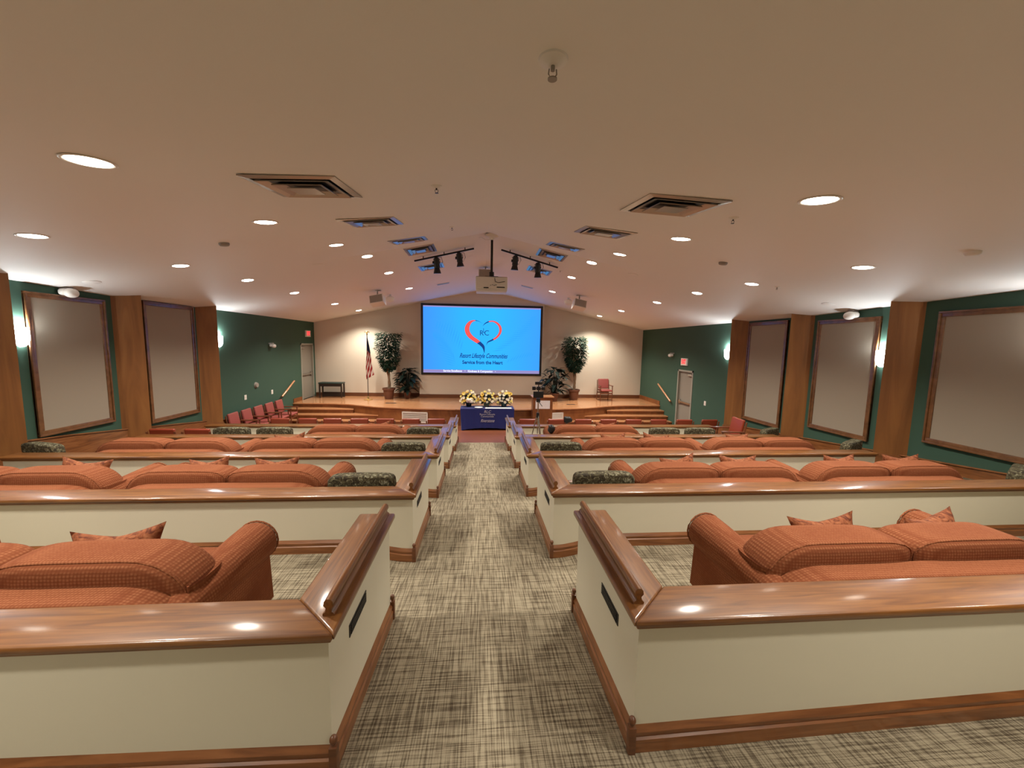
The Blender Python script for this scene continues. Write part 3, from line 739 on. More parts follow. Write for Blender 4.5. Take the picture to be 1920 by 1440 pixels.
def grille(x, z, w_, h_, label, nm='vent_grille'):
    y = arc_y(x)+.03; a = math.atan2(arc_y(x+.2)-arc_y(x-.2), .4)
    t = thing(nm, label, 'vent grille', (x, y-.005, z), a)
    b = MB(); 
    for q in ((-w_/2, w_/2, h_/2-.03, h_/2), (-w_/2, w_/2, -h_/2, -h_/2+.03), (-w_/2, -w_/2+.03, -h_/2, h_/2), (w_/2-.03, w_/2, -h_/2, h_/2)): b.box(q[0], q[1], -.018, 0, q[2], q[3])
    b.build('frame', M_WHITE, t)
    for k in range(6):
        zz = -h_/2+.045+k*(h_-.09)/5; b = MB(); b.box(-w_/2+.03, w_/2-.03, -.014, -.004, zz-.009, zz+.009); b.build('slat', M_WHITE, t)
    b = MB(); b.box(-w_/2+.02, w_/2-.02, -.004, 0, -h_/2+.02, h_/2-.02); b.build('backing', M_GREYP, t)
grille(-2.28, -.8, .92, .38, 'white vent grille in the stage front left of the blue table')
grille(2.75, -.74, .5, .24, 'white vent grille in the stage front right of the lectern')
b = MB(); b.box(-.2, .2, -.08, .08, 0, .006, .002); tag(b.build('floor_box', M_DARKW, None, None, (-3.35, 14.35, ZS)), 'small dark floor box in the stage deck near left ficus', 'floor box')
b = MB(); b.box(-.16, .16, -.06, .06, 0, .006, .002); tag(b.build('floor_box', M_DARKW, None, None, (3.5, 14.3, ZS)), 'small dark floor box in the stage deck near right ficus', 'floor box')

# handrails on the side walls
def handrail(x, s, p0, p1, label):
    t = thing('handrail', label, 'handrail'); xo = x+s*.08
    a, c = Vector((xo, *p0)), Vector((xo, *p1))
    b = MB(); b.tube([a, c], .032, 10); b.build('rail', M_STAGE, t, smooth=50)
    for k in (.15, .85):
        p = a.lerp(c, k); b = MB(); b.tube([(x, p.y, p.z-.06), (xo, p.y, p.z-.05), (xo, p.y, p.z-.02)], .01, 6); b.build('bracket', M_BLACKM, t)
handrail(XR, -1, (14.33, .36), (13.28, -.18), 'sloping wooden handrail on right green wall above the steps')
handrail(XL, 1, (13.32, -.12), (14.2, .33), 'sloping wooden handrail on left green wall above the steps')

# ---------------------------------------------------------------- projection screen
sc = thing('projection_screen', 'large blue lit projection screen with heart logo above stage', 'screen', (0, YB-.30, 0))
SX0, SX1, SZ0, SZ1 = -2.37, 2.46, .575, 3.31
b = MB(); fw = .085
for q in ((SX0-fw, SX1+fw, SZ1, SZ1+fw), (SX0-fw, SX1+fw, SZ0-fw, SZ0), (SX0-fw, SX0, SZ0, SZ1), (SX1, SX1+fw, SZ0, SZ1)): b.box(q[0], q[1], -.05, 0, q[2], q[3], .004)
b.build('frame', M_BLACK, sc)
def screen_mat():
    m = bpy.data.materials.new('screen_picture'); m.use_nodes = True; t = m.node_tree; t.nodes.clear()
    e = t.nodes.new('ShaderNodeEmission'); e.inputs[1].default_value = SCREEN_E
    o = t.nodes.new('ShaderNodeOutputMaterial'); t.links.new(e.outputs[0], o.inputs[0])
    tc = t.nodes.new('ShaderNodeTexCoord'); sx = t.nodes.new('ShaderNodeSeparateXYZ'); t.links.new(tc.outputs['Generated'], sx.inputs[0])
    rp = ramp(t, [(0, (.05, .28, 1.0)), (.35, (.03, .42, 1.0)), (.6, (.03, .44, 1.0)), (1, (.045, .32, 1.0))]); t.links.new(sx.outputs['X'], rp.inputs[0])
    t.links.new(rp.outputs[0], e.inputs[0]); return m
M_SCR = screen_mat(); E = SCREEN_E
M_SBAR = emit('screen_bar', (.35, .30, .62), E*.8); M_SNAVY = emit('screen_navy', (.01, .05, .22), E); M_SRED = emit('screen_red', (.85, .09, .08), E)
M_SWHT = emit('screen_white', (.8, .85, 1.0), E*1.0); M_SSHADE = emit('screen_shade', (.03, .33, .85), E); M_SHALO = emit('screen_halo', (.35, .5, .95), E)
b = MB(); b.box(SX0, SX1, -.012, -.004, SZ0+.13, SZ1-.05); b.build('picture', M_SCR, sc)
b = MB(); b.box(SX0, SX1, -.012, -.004, SZ0, SZ0+.13); b.box(SX0, SX1, -.012, -.004, SZ1-.05, SZ1); b.build('picture_border', M_SBAR, sc)
def sp(px, py, d=-.014):   # slide drawing units to wall metres
    return Vector((SX0 + (px-112)/1603*(SX1-SX0), d, SZ1 - (py-132)/898*(SZ1-SZ0)))
def ribbon(outer, inner, name, m_end, m_mid, n_end):
    b = MB(); o = [b.bm.verts.new(sp(*p)) for p in outer]; i = [b.bm.verts.new(sp(*p)) for p in inner]
    for k in range(len(outer)-1):
        fc = b.bm.faces.new((o[k], o[k+1], i[k+1], i[k])); fc.material_index = 1 if n_end[0] <= k < len(outer)-1-n_end[1] else 0
    return b.build(name, [m_end, m_mid], sc)
def dense(pts, n=5):
    out = []
    P = [pts[0]]+pts+[pts[-1]]
    for k in range(1, len(P)-2):
        for j in range(n):
            t = j/n; a, b_, c, d = P[k-1], P[k], P[k+1], P[k+2]
            out.append(tuple(.5*((2*b_[m])+(-a[m]+c[m])*t+(2*a[m]-5*b_[m]+4*c[m]-d[m])*t*t+(-a[m]+3*b_[m]-3*c[m]+d[m])*t**3) for m in (0, 1)))
    out.append(pts[-1]); return out
ribbon(dense([(918, 360), (870, 327), (810, 311), (745, 322), (694, 368), (672, 430), (688, 500), (735, 557), (800, 600), (868, 640), (918, 688), (940, 752)]),
       dense([(918, 360), (872, 332), (820, 322), (775, 340), (745, 382), (735, 430), (748, 480), (790, 530), (850, 570), (905, 615), (945, 665), (952, 752)][:11]+[(946, 752)]), 'heart', M_SNAVY, M_SRED, (10, 12))
ribbon(dense([(915, 392), (945, 350), (1000, 320), (1060, 314), (1122, 336), (1166, 382), (1180, 440), (1160, 500), (1110, 555), (1040, 590), (990, 612), (972, 648)]),
       dense([(915, 392), (950, 360), (1002, 336), (1052, 330), (1094, 348), (1130, 384), (1145, 432), (1135, 480), (1098, 530), (1040, 568), (985, 600), (970, 648)]), 'heart', M_SNAVY, M_SRED, (10, 12))
RX = (PI/2, 0, 0)
def st_(s_, size, px, py, m, **k): p = sp(px, py); return text(s_, size, (p.x, -.016, p.z), RX, m, sc, ext=.001, **k)
st_('R', .30, 903, 486, M_SNAVY); st_('L', .27, 937, 452, M_SNAVY, width=.08); st_('C', .30, 972, 484, M_SNAVY)
st_('Resort Lifestyle Communities', .27, 930, 795, M_SNAVY, shear=.45, width=2.0, bold=.005)
st_('Service from the Heart', .2, 920, 885, M_SNAVY, width=1.68, bold=.006)
st_('Service Excellence', .12, 510, 1004, M_SWHT, width=.77, bold=.004); st_('•', .12, 680, 1004, M_SWHT); st_('Kindness & Compassion', .12, 890, 1006, M_SWHT, width=1.03, bold=.004); st_('•', .12, 1100, 1008, M_SWHT)
# faint palm fronds in the slide background
def frond(p0, p1, side, n, ln, wd=5):
    b = MB()
    for k in range(n):
        t = (k+1)/(n+1); x = p0[0]+(p1[0]-p0[0])*t; y = p0[1]+(p1[1]-p0[1])*t
        dx, dy = side; L_ = ln*math.sin(PI*(.15+.75*t)); nx, ny = -dy*wd, dx*wd
        b.face([sp(x-nx*.3, y-ny*.3, -.013), sp(x+dx*L_*.5-nx, y+dy*L_*.5-ny, -.013), sp(x+dx*L_, y+dy*L_, -.013), sp(x+dx*L_*.5+nx, y+dy*L_*.5+ny, -.013)])
    q = b.build('frond_shadow', M_SSHADE, sc); q['kind'] = 'stuff'
frond((560, 900), (240, 560), (-.2, -.97), 12, 240); frond((640, 760), (250, 420), (.25, -.95), 12, 260); frond((1010, 760), (1600, 230), (.93, -.15), 16, 300); frond((1220, 900), (1640, 780), (.5, -.8), 10, 130); frond((420, 930), (260, 600), (.9, .3), 8, 220)

# ---------------------------------------------------------------- orange sofas
def make_sofa(label, loc):
    t = thing('sofa', label, 'sofa', loc, 0, 'orange sofas in the seating rows')
    b = MB(); b.box(-.9, .9, -.36, .40, .06, .30, .03, 2); b.build('base', M_ORANGE, t, smooth=40)
    # back frame with rolled top and rounded shoulders
    out = [(-.98, .08), (.98, .08), (.98, .42)] + [(.98-.32*(1-math.cos(a)), .42+.235*math.sin(a)) for a in [PI/2*k/8 for k in range(1, 9)]]
    out += [(-x, z) for x, z in reversed(out[2:])]
    b = MB(); b.prism(out, 0, .17, .045, 4, Matrix(((1, 0, 0, 0), (0, 0, 1, -.44), (0, 1, 0, 0), (0, 0, 0, 1)))); fr = b.build('back_frame', M_ORANGE, t, smooth=50)
    b = MB(); pts = [(x*.985, -.445, z-.035) for x, z in out[2:]]; b.tube(pts, .007, 6); b.build('piping', M_ORANGE, fr, smooth=60)
    for s in (-1, 1):
        b = MB(); n = 20; rings = []
        for yy, rr, zc_ in ((-.40, .09, .46), (-.30, .11, .475), (0, .125, .485), (.3, .137, .49), (.42, .14, .49), (.45, .13, .49)):
            ring = []
            for k in range(n):
                a = -PI*.28 + 2*PI*.78*k/(n-1) if False else (-.3*PI + 1.6*PI*k/(n-1))
                ring.append((s*(.89 + rr*math.cos(a)), yy, zc_+rr*math.sin(a)))
            # panel under the roll
            ring.append((s*(.89-.08), yy, .06)); ring.append((s*(.89+.09), yy, .06))
            rings.append([b.bm.verts.new(p) for p in ring])
        m_ = len(rings[0])
        for a_, c_ in zip(rings, rings[1:]):
            for k in range(m_): b.bm.faces.new((a_[k], a_[(k+1) % m_], c_[(k+1) % m_], c_[k]))
        b.bm.faces.new(rings[0]); b.bm.faces.new(rings[-1])
        ar = b.build('arm', M_ORANGE, t, smooth=40)
        b = MB(); b.tube([(s*(.89+.137*math.cos(a)), .452, .49+.137*math.sin(a)) for a in [(-.3+1.6*k/16)*PI for k in range(17)]], .006, 6); b.build('piping', M_ORANGE, ar, smooth=60)
    for s in (-1, 1):
        b = MB(); b.puff((s*.42, .08, .375), (.42, .38, .09), .3, 10); b.build('seat_cushion', M_ORANGE, t, smooth=80)
        def fn(q, s=s):
            o = max(0.0, (q.x*s-.3)/.7)
            return Vector((q.x, q.y*(1-.1*q.z) - .10*q.z, (q.z - .95*o**2.6) if q.z > 0 else q.z*(1-.1*o)))
        b = MB(); b.puff((s*.475, -.12, .61), (.485, .175, .155), .42, 16, fn); cu = b.build('back_cushion', M_ORANGE, t, smooth=80)
        p = 2/.42; pts = []
        for k in range(41):
            a = 2*PI*k/40; ca, sa = math.cos(a), math.sin(a); yq = -.72
            L_ = ((1-abs(yq)**p)/(abs(ca)**p+abs(sa)**p))**(1/p); q = fn(Vector((ca*L_, yq, sa*L_)))
            pts.append((s*.475+q.x*.487, -.12+q.y*.177, .61+q.z*.157))
        b = MB(); b.tube(pts, .006, 6); b.build('piping', M_CHERRY if False else M_ORANGE, cu, smooth=60)
    for x in (-.9, .9):
        for y in (-.36, .36):
            b = MB(); b.cyl((x, y, 0), (x, y, .07), .02, .028, 12); b.build('leg', M_DARKW, t, smooth=50)
    return t
SY = .76
sofas = [(0, 1, 2.64, 'nearest row'), (1, 1, 2.66, 'second row, nearer the aisle'), (1, 1, 4.73, 'second row, nearer the wall'), (2, 1, 2.60, 'third row, nearer the aisle'), (2, 1, 4.67, 'third row, nearer the wall'), (3, 1, 2.45, 'fourth row'),
         (0, -1, -2.45, 'nearest row'), (1, -1, -2.52, 'second row, nearer the aisle'), (1, -1, -4.6, 'second row, nearer the wall'), (2, -1, -2.5, 'third row, nearer the aisle'), (2, -1, -4.57, 'third row, nearer the wall'), (3, -1, -2.5, 'fourth row')]
s0 = None
for i, s, x, lb in sofas:
    lab = 'orange dotted two-cushion sofa %s of the aisle, %s' % ('right' if s > 0 else 'left', lb)
    z = TIER[i+1]; loc = (x, ROW[i]+SY, z)
    if s0 is None: s0 = make_sofa(lab, loc)
    else: dup(s0, loc, 0, lab)

# ---------------------------------------------------------------- throw pillows
def make_pillow(label, loc, rz):
    b = MB()
    def face_(sg):
        def fn(a, c):
            x, z = 2*a-1, 2*c-1
            k = 1-.20*(1-abs(x)**1.5)*abs(z)**2; k2 = 1-.16*(1-abs(z)**1.5)*abs(x)**2
            th = .075*((1-x**4)*(1-z**4))**.6
            th += .006*math.sin(x*9+z*5)*(1-x*x)*(1-z*z)
            return (x*.215*k2*(1+.08*abs(x*z)), sg*th, z*.215*k*(1+.08*abs(x*z)))
        return fn
    b.grid(face_(1), 18, 18); b.grid(face_(-1), 18, 18)
    bmesh.ops.remove_doubles(b.bm, verts=b.bm.verts, dist=1e-4)
    o = b.build('throw_pillow', M_PILLOW, smooth=70); o.location = loc; o.rotation_euler = (math.radians(-12), 0, rz); return tag(o, label, 'pillow', 'rust throw pillows leaning on the sofas')
pil = [(0, -2.19, .25, 'rust throw pillow on the nearest left sofa'), (0, 2.45, -.1, 'rust throw pillow on the nearest right sofa, the left of two'), (0, 3.3, .15, 'rust throw pillow on the nearest right sofa, the right of two'),
       (1, -4.2, .1, 'rust throw pillow on the second-row left wall-side sofa'), (1, -2.94, -.1, 'rust throw pillow on the second-row left aisle sofa, left of two'), (1, -2.24, .1, 'rust throw pillow on the second-row left aisle sofa, right of two'),
       (1, 2.4, .1, 'rust throw pillow on the second-row right aisle sofa, left of two'), (1, 3.15, -.1, 'rust throw pillow on the second-row right aisle sofa, right of two'), (1, 4.5, .1, 'rust throw pillow on the second-row right wall-side sofa, left of two'), (1, 5.35, -.1, 'rust throw pillow on the second-row right wall-side sofa, right of two'),
       (2, 2.27, .1, 'rust throw pillow on the third-row right aisle sofa, left of two'), (2, 3.0, -.1, 'rust throw pillow on the third-row right aisle sofa, right of two'), (2, 4.5, .1, 'rust throw pillow on the third-row right wall-side sofa'),
       (3, 2.75, .0, 'rust throw pillow on the fourth-row right sofa'), (2, -3.0, .1, 'rust throw pillow on the third-row left aisle sofa'), (3, -2.1, .1, 'rust throw pillow on the fourth-row left sofa')]
p0 = None
for i, x, rz, lb in pil:
    loc = (x, ROW[i]+SY+.13, TIER[i+1]+(.515 if i == 0 else .55))
    if p0 is None: p0 = make_pillow(lb, loc, rz)
    else:
        q = p0.copy(); C.objects.link(q); q.location = loc; q.rotation_euler = (math.radians(-12), .12*math.sin(x*7), rz); q['label'] = lb

# ---------------------------------------------------------------- olive damask armchairs
def make_olive(label, loc, rz):
    t = thing('damask_chair', label, 'armchair', loc, rz, 'olive patterned armchairs')
    def fn(q): return Vector((q.x, q.y - .35*q.z*.5, q.z*(1-.04*q.x*q.x)))
    b = MB(); b.puff((0, -.22, .575), (.315, .075, .2), .22, 10, fn); b.build('backrest', M_OLIVE, t, smooth=60)
    b = MB(); b.puff((0, .04, .37), (.30, .3, .1), .28, 8); b.build('seat', M_OLIVE, t, smooth=60)
    b = MB(); b.box(-.28, .28, -.24, .3, .24, .3, .01); b.build('seat_frame', M_DARKW, t)
    for x in (-.25, .25):
        for y in (-.22, .27):
            b = MB(); b.cyl((x, y, 0), (x, y, .26), .015, .024, 10); b.build('leg', M_DARKW, t, smooth=50)
    return t
olv = [(0, 0, 0, '')]
olv = [(1, 1.28, 'olive patterned armchair beside the aisle, second row right'), (1, 6.28, 'olive patterned armchair at the right edge, second row wall end'), (1, -1.15, 'olive patterned armchair beside the aisle, second row left'),
       (2, 1.24, 'olive patterned armchair beside the aisle, third row right'), (2, 6.13, 'olive patterned armchair at the wall end, third row right'), (2, -1.13, 'olive patterned armchair beside the aisle, third row left'), (2, -5.95, 'olive patterned armchair at the wall end, third row left'),
       (3, -1.13, 'olive patterned armchair beside the aisle, fourth row left'), (3, -3.94, 'olive patterned armchair left of the fourth-row left sofa, nearer it'), (3, -4.72, 'olive patterned armchair left of the fourth-row left sofa, farther from it'),
       (3, 3.84, 'olive patterned armchair right of the fourth-row right sofa, nearer it'), (3, 4.62, 'olive patterned armchair right of the fourth-row right sofa, farther from it'), (3, 6.2, 'olive patterned armchair at the wall end, fourth row right')]
o0 = None
for i, x, lb in olv:
    loc = (x, ROW[i]+.58, TIER[i+1]); rz = 0
    if x > 6: rz = .5; loc = (x, ROW[i]+.7, zfloor(x, ROW[i]+.7)-.02); 
    if x < -5.5: rz = -.3
    if o0 is None: o0 = make_olive(lb, loc, rz)
    else: dup(o0, loc, rz, lb)

# ---------------------------------------------------------------- red vinyl chairs
def make_red(label, loc, rz, up, nm='vinyl_chair', grp='red vinyl chairs'):
    t = thing(nm, label, 'chair', loc, rz, grp)
    mt = Matrix.Translation((0, -.2, .69)) @ Matrix.Rotation(math.radians(10), 4, 'X')
    b = MB(); b.box(-.225, .225, -.03, .03, -.2, .21, .028, 3, mt); b.build('backrest', up, t, smooth=50)
    b = MB(); b.box(-.235, .235, -.2, .26, .40, .47, .03, 3); b.build('seat', up, t, smooth=50)
    for s in (-1, 1):
        b = MB(); b.tube([(s*.25, .24, 0), (s*.25, .23, .62)], .018, 8); b.build('leg', M_CHERRY, t, smooth=50)
        b = MB(); b.tube([(s*.25, -.27, 0), (s*.25, -.2, .42), (s*.245, -.27, .85)], .018, 8); b.build('leg', M_CHERRY, t, smooth=50)
        b = MB(); b.box(s*.25-.028, s*.25+.028, -.24, .27, .62, .65, .012, 2); b.build('armrest', M_CHERRY, t, smooth=50)
    for ya_ in (.21, -.24): b = MB(); b.box(-.25, .25, ya_, ya_+.03, .3, .35, .005); b.build('stretcher', M_CHERRY, t)
    return t
c0 = None; ZF = -1.07
rx = [(1.26, 'first'), (2.03, 'second'), (2.77, 'third'), (3.47, 'fourth'), (4.17, 'fifth'), (4.88, 'sixth'), (5.62, 'seventh'), (6.35, 'eighth')]
for x, n in rx:
    lb = 'red vinyl chair, %s from the aisle in the right front row' % n
    if c0 is None: c0 = make_red(lb, (x, 10.1, ZF), 0, M_VINYL)
    else: dup(c0, (x, 10.1, ZF), 0, lb)
for x, n in ((-1.15, 'first'), (-1.8, 'second'), (-2.45, 'third'), (-3.1, 'fourth'), (-3.77, 'fifth'), (-4.38, 'sixth'), (-5.05, 'seventh')):
    dup(c0, (x, 10.1, ZF), 0, 'red vinyl chair, %s from the aisle in the left front row' % n)
dup(c0, (-5.98, 7.75, TIER[4]-.16), 0, 'dark red chair at the wall end of the fourth left row, left of two')
dup(c0, (-5.36, 7.75, TIER[4]-.16), 0, 'dark red chair at the wall end of the fourth left row, right of two')
dup(c0, (5.55, 7.95, TIER[4]), PI/2-.1, 'red chair turned sideways at the wall end of the fourth right row')
r0 = None
for y, n in ((10.6, 'nearest'), (11.18, 'second nearest'), (11.76, 'middle'), (12.34, 'second farthest'), (12.92, 'farthest')):
    lb = 'rose upholstered chair against left green wall, %s of five' % n
    if r0 is None: r0 = make_red(lb, (-6.4, y, ZF), -1.5, M_ROSE, 'upholstered_chair', 'rose chairs along the left wall')
    else: dup(r0, (-6.4, y, ZF), -1.5, lb)
dup(r0, (5.2, 15.45, ZS), PI, 'rose armchair standing alone on the stage right of the ficus')

# ---------------------------------------------------------------- plants
def leaf(b, p, d, ln, wd, up=Vector((0, 0, 1))):
    d = d.normalized(); sd = d.cross(up)
    if sd.length < .05: sd = Vector((1, 0, 0))
    sd.normalize(); n = sd.cross(d)
    v = [b.bm.verts.new(q) for q in (p, p+d*ln*.45+sd*wd-n*wd*.3, p+d*ln*.5+n*wd*.1, p+d*ln-n*ln*.12, p+d*ln*.45-sd*wd-n*wd*.3)]
    b.bm.faces.new((v[0], v[1], v[2])); b.bm.faces.new((v[1], v[3], v[2])); b.bm.faces.new((v[0], v[2], v[4])); b.bm.faces.new((v[2], v[3], v[4]))
POTP = [(.0, 0), (.16, 0), (.165, .01), (.215, .36), (.25, .37), (.255, .44), (.235, .445), (.215, .40), (.0, .39)]
def pot(t, sc_=1.0):
    b = MB(); b.lathe([(r_*sc_, z_*sc_) for r_, z_ in POTP], n=28); b.build('pot', M_TERRA, t, smooth=40)
    b = MB(); b.cyl((0, 0, .38*sc_), (0, 0, .405*sc_), .21*sc_); b.build('soil', M_SOIL, t)
def ficus(loc, label, w_, lit, seed, crown0, crown1, narrow):
    random.seed(seed); t = thing('potted_ficus', label, 'potted tree', loc); pot(t)
    for k in range(3):
        a = 2.1*k+.3; b = MB(); pts = []
        for j in range(9):
            q = j/8; rr = .05*math.sin(q*PI*2.5+a)+.03*q; pts.append((rr*math.cos(a+q*2)+.0, rr*math.sin(a+q*2), .38+q*(crown0+.4-.38)))
        b.tube(pts, [.04-.014*j/8 for j in range(9)], 7); b.build('stem', M_TRUNK, t, smooth=60)
    b = MB()
    for k in range(2600):
        q = random.random(); z = crown0+(crown1-crown0)*q
        R = w_*lerp_tab(narrow, q); a = random.uniform(0, 2*PI); rr = R*math.sqrt(random.uniform(.15, 1))
        R2 = 1+.12*math.sin(a*3+z*5)
        p = Vector((rr*math.cos(a)*R2, rr*math.sin(a)*R2*.85, z+random.uniform(-.05, .05)))
        d = Vector((math.cos(a)+random.uniform(-.5, .5), math.sin(a)+random.uniform(-.5, .5), random.uniform(-.7, .35)))
        leaf(b, p, d, random.uniform(.1, .17), random.uniform(.022, .036))
    b.build('foliage', M_LEAF, t)
    b = MB()
    for k in range(26):
        a = random.uniform(0, 2*PI); q = random.random(); R = w_*lerp_tab(narrow, q)*.8; z = crown0+(crown1-crown0)*q
        b.tube([(0, 0, max(crown0, z-.4)), (R*.5*math.cos(a), R*.5*math.sin(a), z-.15), (R*math.cos(a), R*math.sin(a), z)], [.008, .005, .003], 5)
    b.build('branches', M_TRUNK, t, smooth=60)
ficus((-3.68, 15.45, ZS), 'tall potted ficus with dense crown left of the screen', .45, 0, 3, 1.15, 2.62, [(0, .35), (.15, .65), (.35, .9), (.7, 1.0), (1, 1.0)])
ficus((3.92, 15.6, ZS), 'tall potted ficus with shiny crown right of the screen', .48, 1, 5, 1.2, 2.62, [(0, .3), (.2, .7), (.5, .95), (.85, 1.0), (1, .8)])
def bigleaf(loc, label, h0, h1, spread, seed, potsc):
    random.seed(seed); t = thing('potted_plant', label, 'potted plant', loc); pot(t, potsc)
    b = MB(); st2 = MB()
    for k in range(95):
        a = random.uniform(0, 2*PI); q = random.random(); z = h0+(h1-h0)*q; R = spread*(.55+.45*math.sin(PI*min(1, q*1.1)))*random.uniform(.2, .85)
        p = Vector((R*math.cos(a), R*math.sin(a)*.8, z)); d = Vector((math.cos(a), math.sin(a), random.uniform(-.5, .9)))
        st2.tube([(0, 0, .35*potsc), (p.x*.4, p.y*.4, z*.7), p], [.008, .006, .004], 5)
        ln = random.uniform(.28, .42); dd = d.normalized(); sd = dd.cross(Vector((0, 0, 1))).normalized(); nn = sd.cross(dd); prev = None
        prof = [(0, .1), (.2, .75), (.45, 1.0), (.7, .8), (.88, .4), (1, .03)]; wd = random.uniform(.065, .095)
        for fr_, ww in prof:
            c_ = p+dd*ln*fr_-Vector((0, 0, 1))*ln*.35*fr_*fr_
            cur = (b.bm.verts.new(c_+sd*wd*ww+nn*wd*.25*ww), b.bm.verts.new(c_), b.bm.verts.new(c_-sd*wd*ww+nn*wd*.25*ww))
            if prev:
                b.bm.faces.new((prev[0], cur[0], cur[1], prev[1])); b.bm.faces.new((prev[1], cur[1], cur[2], prev[2]))
            prev = cur
    b.build('foliage', M_LEAFD, t, smooth=60); st2.build('stems', M_LEAFD, t, smooth=60)
bigleaf((-2.98, 15.6, ZS), 'bushy dark potted plant between left ficus and screen', .35, 1.2, .42, 11, .62)
bigleaf((3.02, 15.2, ZS), 'dark broad-leaved potted plant between screen and right ficus', .4, 1.4, .56, 12, .75)

# ---------------------------------------------------------------- flag
t = thing('flag_stand', 'furled American flag on a brass-based pole left of ficus', 'flag', (-4.42, 15.2, ZS))
b = MB(); b.lathe([(.0, 0), (.17, 0), (.17, .015), (.11, .035), (.04, .05), (.03, .12), (.018, .14), (0, .14)], n=28); b.build('base', M_BRASS, t, smooth=40)
b = MB(); b.cyl((0, 0, .1), (0, 0, 2.55), .014, n=12); b.build('pole', M_DARKW, t, smooth=50)
b = MB(); b.lathe([(.02, 2.54), (.03, 2.58), (.015, 2.6), (.035, 2.63), (.0, 2.66)], n=16); b.tube([(-.1, 0, 2.63), (-.03, 0, 2.66), (.03, 0, 2.66), (.1, 0, 2.63)], [.008, .02, .02, .008], 8); b.build('eagle_finial', M_BRASS, t, smooth=50)
b = MB(); nu, nv = 26, 60; g = []
for i in range(nu+1):
    col = []
    for j in range(nv+1):
        v = j/nv; uu = i/nu; wd = .03+.30*v**.8
        x = -.01+wd*(uu*.9) + .02*math.sin(v*7)*v; y = .05*math.sin(uu*PI*5)*(.3+.7*v)
        z = 2.42-1.62*v*(1-.12*uu*v) ; col.append(b.bm.verts.new((x-.05*v, y-.02, z)))
    g.append(col)
for i in range(nu):
    for j in range(nv):
        fc = b.bm.faces.new((g[i][j], g[i+1][j], g[i+1][j+1], g[i][j+1])); v = j/nv; uu = i/nu
        if v < .27+.12*uu: k = 2
        else: k = int((v*9 + uu*4.2)) % 2
        fc.material_index = k
b.build('flag_cloth', [M_FRED, M_FLW, M_FLB], t, smooth=60)
# bench on the stage
t = thing('bench', 'low black bench with dark green top beside the left stage door', 'bench', (-6.0, 15.75, ZS))
b = MB(); b.box(-.46, .46, -.19, .19, .56, .62, .02, 2); b.build('seat', M_BENCHG, t, smooth=40)
for x in (-.42, .42):
    for y in (-.15, .15): b = MB(); b.box(x-.025, x+.025, y-.025, y+.025, 0, .56, .003); b.build('leg', M_DARKW, t)
b = MB(); b.box(-.43, .43, -.17, -.14, .46, .56); b.box(-.43, .43, .14, .17, .02, .2); b.build('apron', M_DARKW, t)

# ---------------------------------------------------------------- table with blue cloth
tb = thing('display_table', 'long folding table in front of the stage under blue cloth', 'table', (.23, 12.72, ZF))
b = MB(); b.box(-.88, .88, -.3, .3, .69, .72, .005); b.build('table_top', M_WHITE, tb)
for x in (-.75, .75):
    b = MB(); b.tube([(x, -.24, 0), (x, -.24, .69)], .014, 8); b.tube([(x, .24, 0), (x, .24, .69)], .014, 8); b.tube([(x, -.24, .1), (x, .24, .1)], .012, 8); b.build('leg', M_GREYP, tb, smooth=50)
def cloth():
    b = MB(); X, Y, H = .895, .315, .727
    def ring(k, n=160):
        # k: 0 top edge .. 1 hem
        out = []
        for i in range(n):
            a = i/n*4; sd = int(a); f_ = a-sd
            if sd == 0: x, y, nx, ny = -X+2*X*f_, -Y, 0, -1
            elif sd == 1: x, y, nx, ny = X, -Y+2*Y*f_, 1, 0
            elif sd == 2: x, y, nx, ny = X-2*X*f_, Y, 0, 1
            else: x, y, nx, ny = -X, Y-2*Y*f_, -1, 0
            fl_ = .012*math.sin(i*1.1)*k + .03*k*(abs(2*f_-1)**6)
            inw = -.10*k*(1 if sd in (1, 3) else 0)*(1-abs(2*f_-1)**2)*0
            tap = 1-.055*k
            hem = .0
            if sd in (0, 2): hem = .07*max(0, 1-abs(2*f_-1)**2.2)
            z = H*(1-k) + (.012 + hem)*k
            out.append((x*tap+nx*fl_, y+ny*fl_, z))
        return out
    rs = [[b.bm.verts.new(p) for p in ring(k/10)] for k in range(11)]
    n = len(rs[0])
    for a_, c_ in zip(rs, rs[1:]):
        for k in range(n): b.bm.faces.new((a_[k], a_[(k+1) % n], c_[(k+1) % n], c_[k]))
    b.bm.faces.new(rs[0]); return b
o = cloth().build('tablecloth', M_BLUE, None, 60, (.23, 12.72, ZF)); tag(o, 'royal blue fitted cloth with silver lettering draped over the display table', 'tablecloth')
yF = -.327
text('RLC', .13, (0.0, yF-.005, .63), RX, M_SILVERT, o, ext=.001, shear=.2)
text('Resort Lifestyle', .085, (0.0, yF-.007, .545), RX, M_SILVERT, o, ext=.001, width=.5); text('Communities', .085, (0.0, yF-.009, .475), RX, M_SILVERT, o, ext=.001, width=.42)
text('Riverstone', .15, (0.0, yF-.014, .33), RX, M_SILVERT, o, ext=.001, shear=.5, width=.46)
def paper(x0, x1, y0, y1, z, label, name='paper_sheet', h=.006):
    b = MB(); b.box(-(x1-x0)/2, (x1-x0)/2, -(y1-y0)/2, (y1-y0)/2, 0, h, .001); return tag(b.build(name, M_PAPER, None, None, ((x0+x1)/2, (y0+y1)/2, z)), label, 'paper')
paper(.16, 1.04, 12.46, 12.66, ZF+.728, 'long white runner sheet on the right half of blue table', 'table_runner')
b = MB(); b.lathe([(.0, 0), (.07, 0), (.13, .02), (.14, .024), (.125, .022), (.06, .008), (0, .006)], n=28); tag(b.build('plate', M_PAPER, None, 50, (-.06, 12.58, ZF+.728)), 'white oval plate on the blue table left of the runner', 'plate')

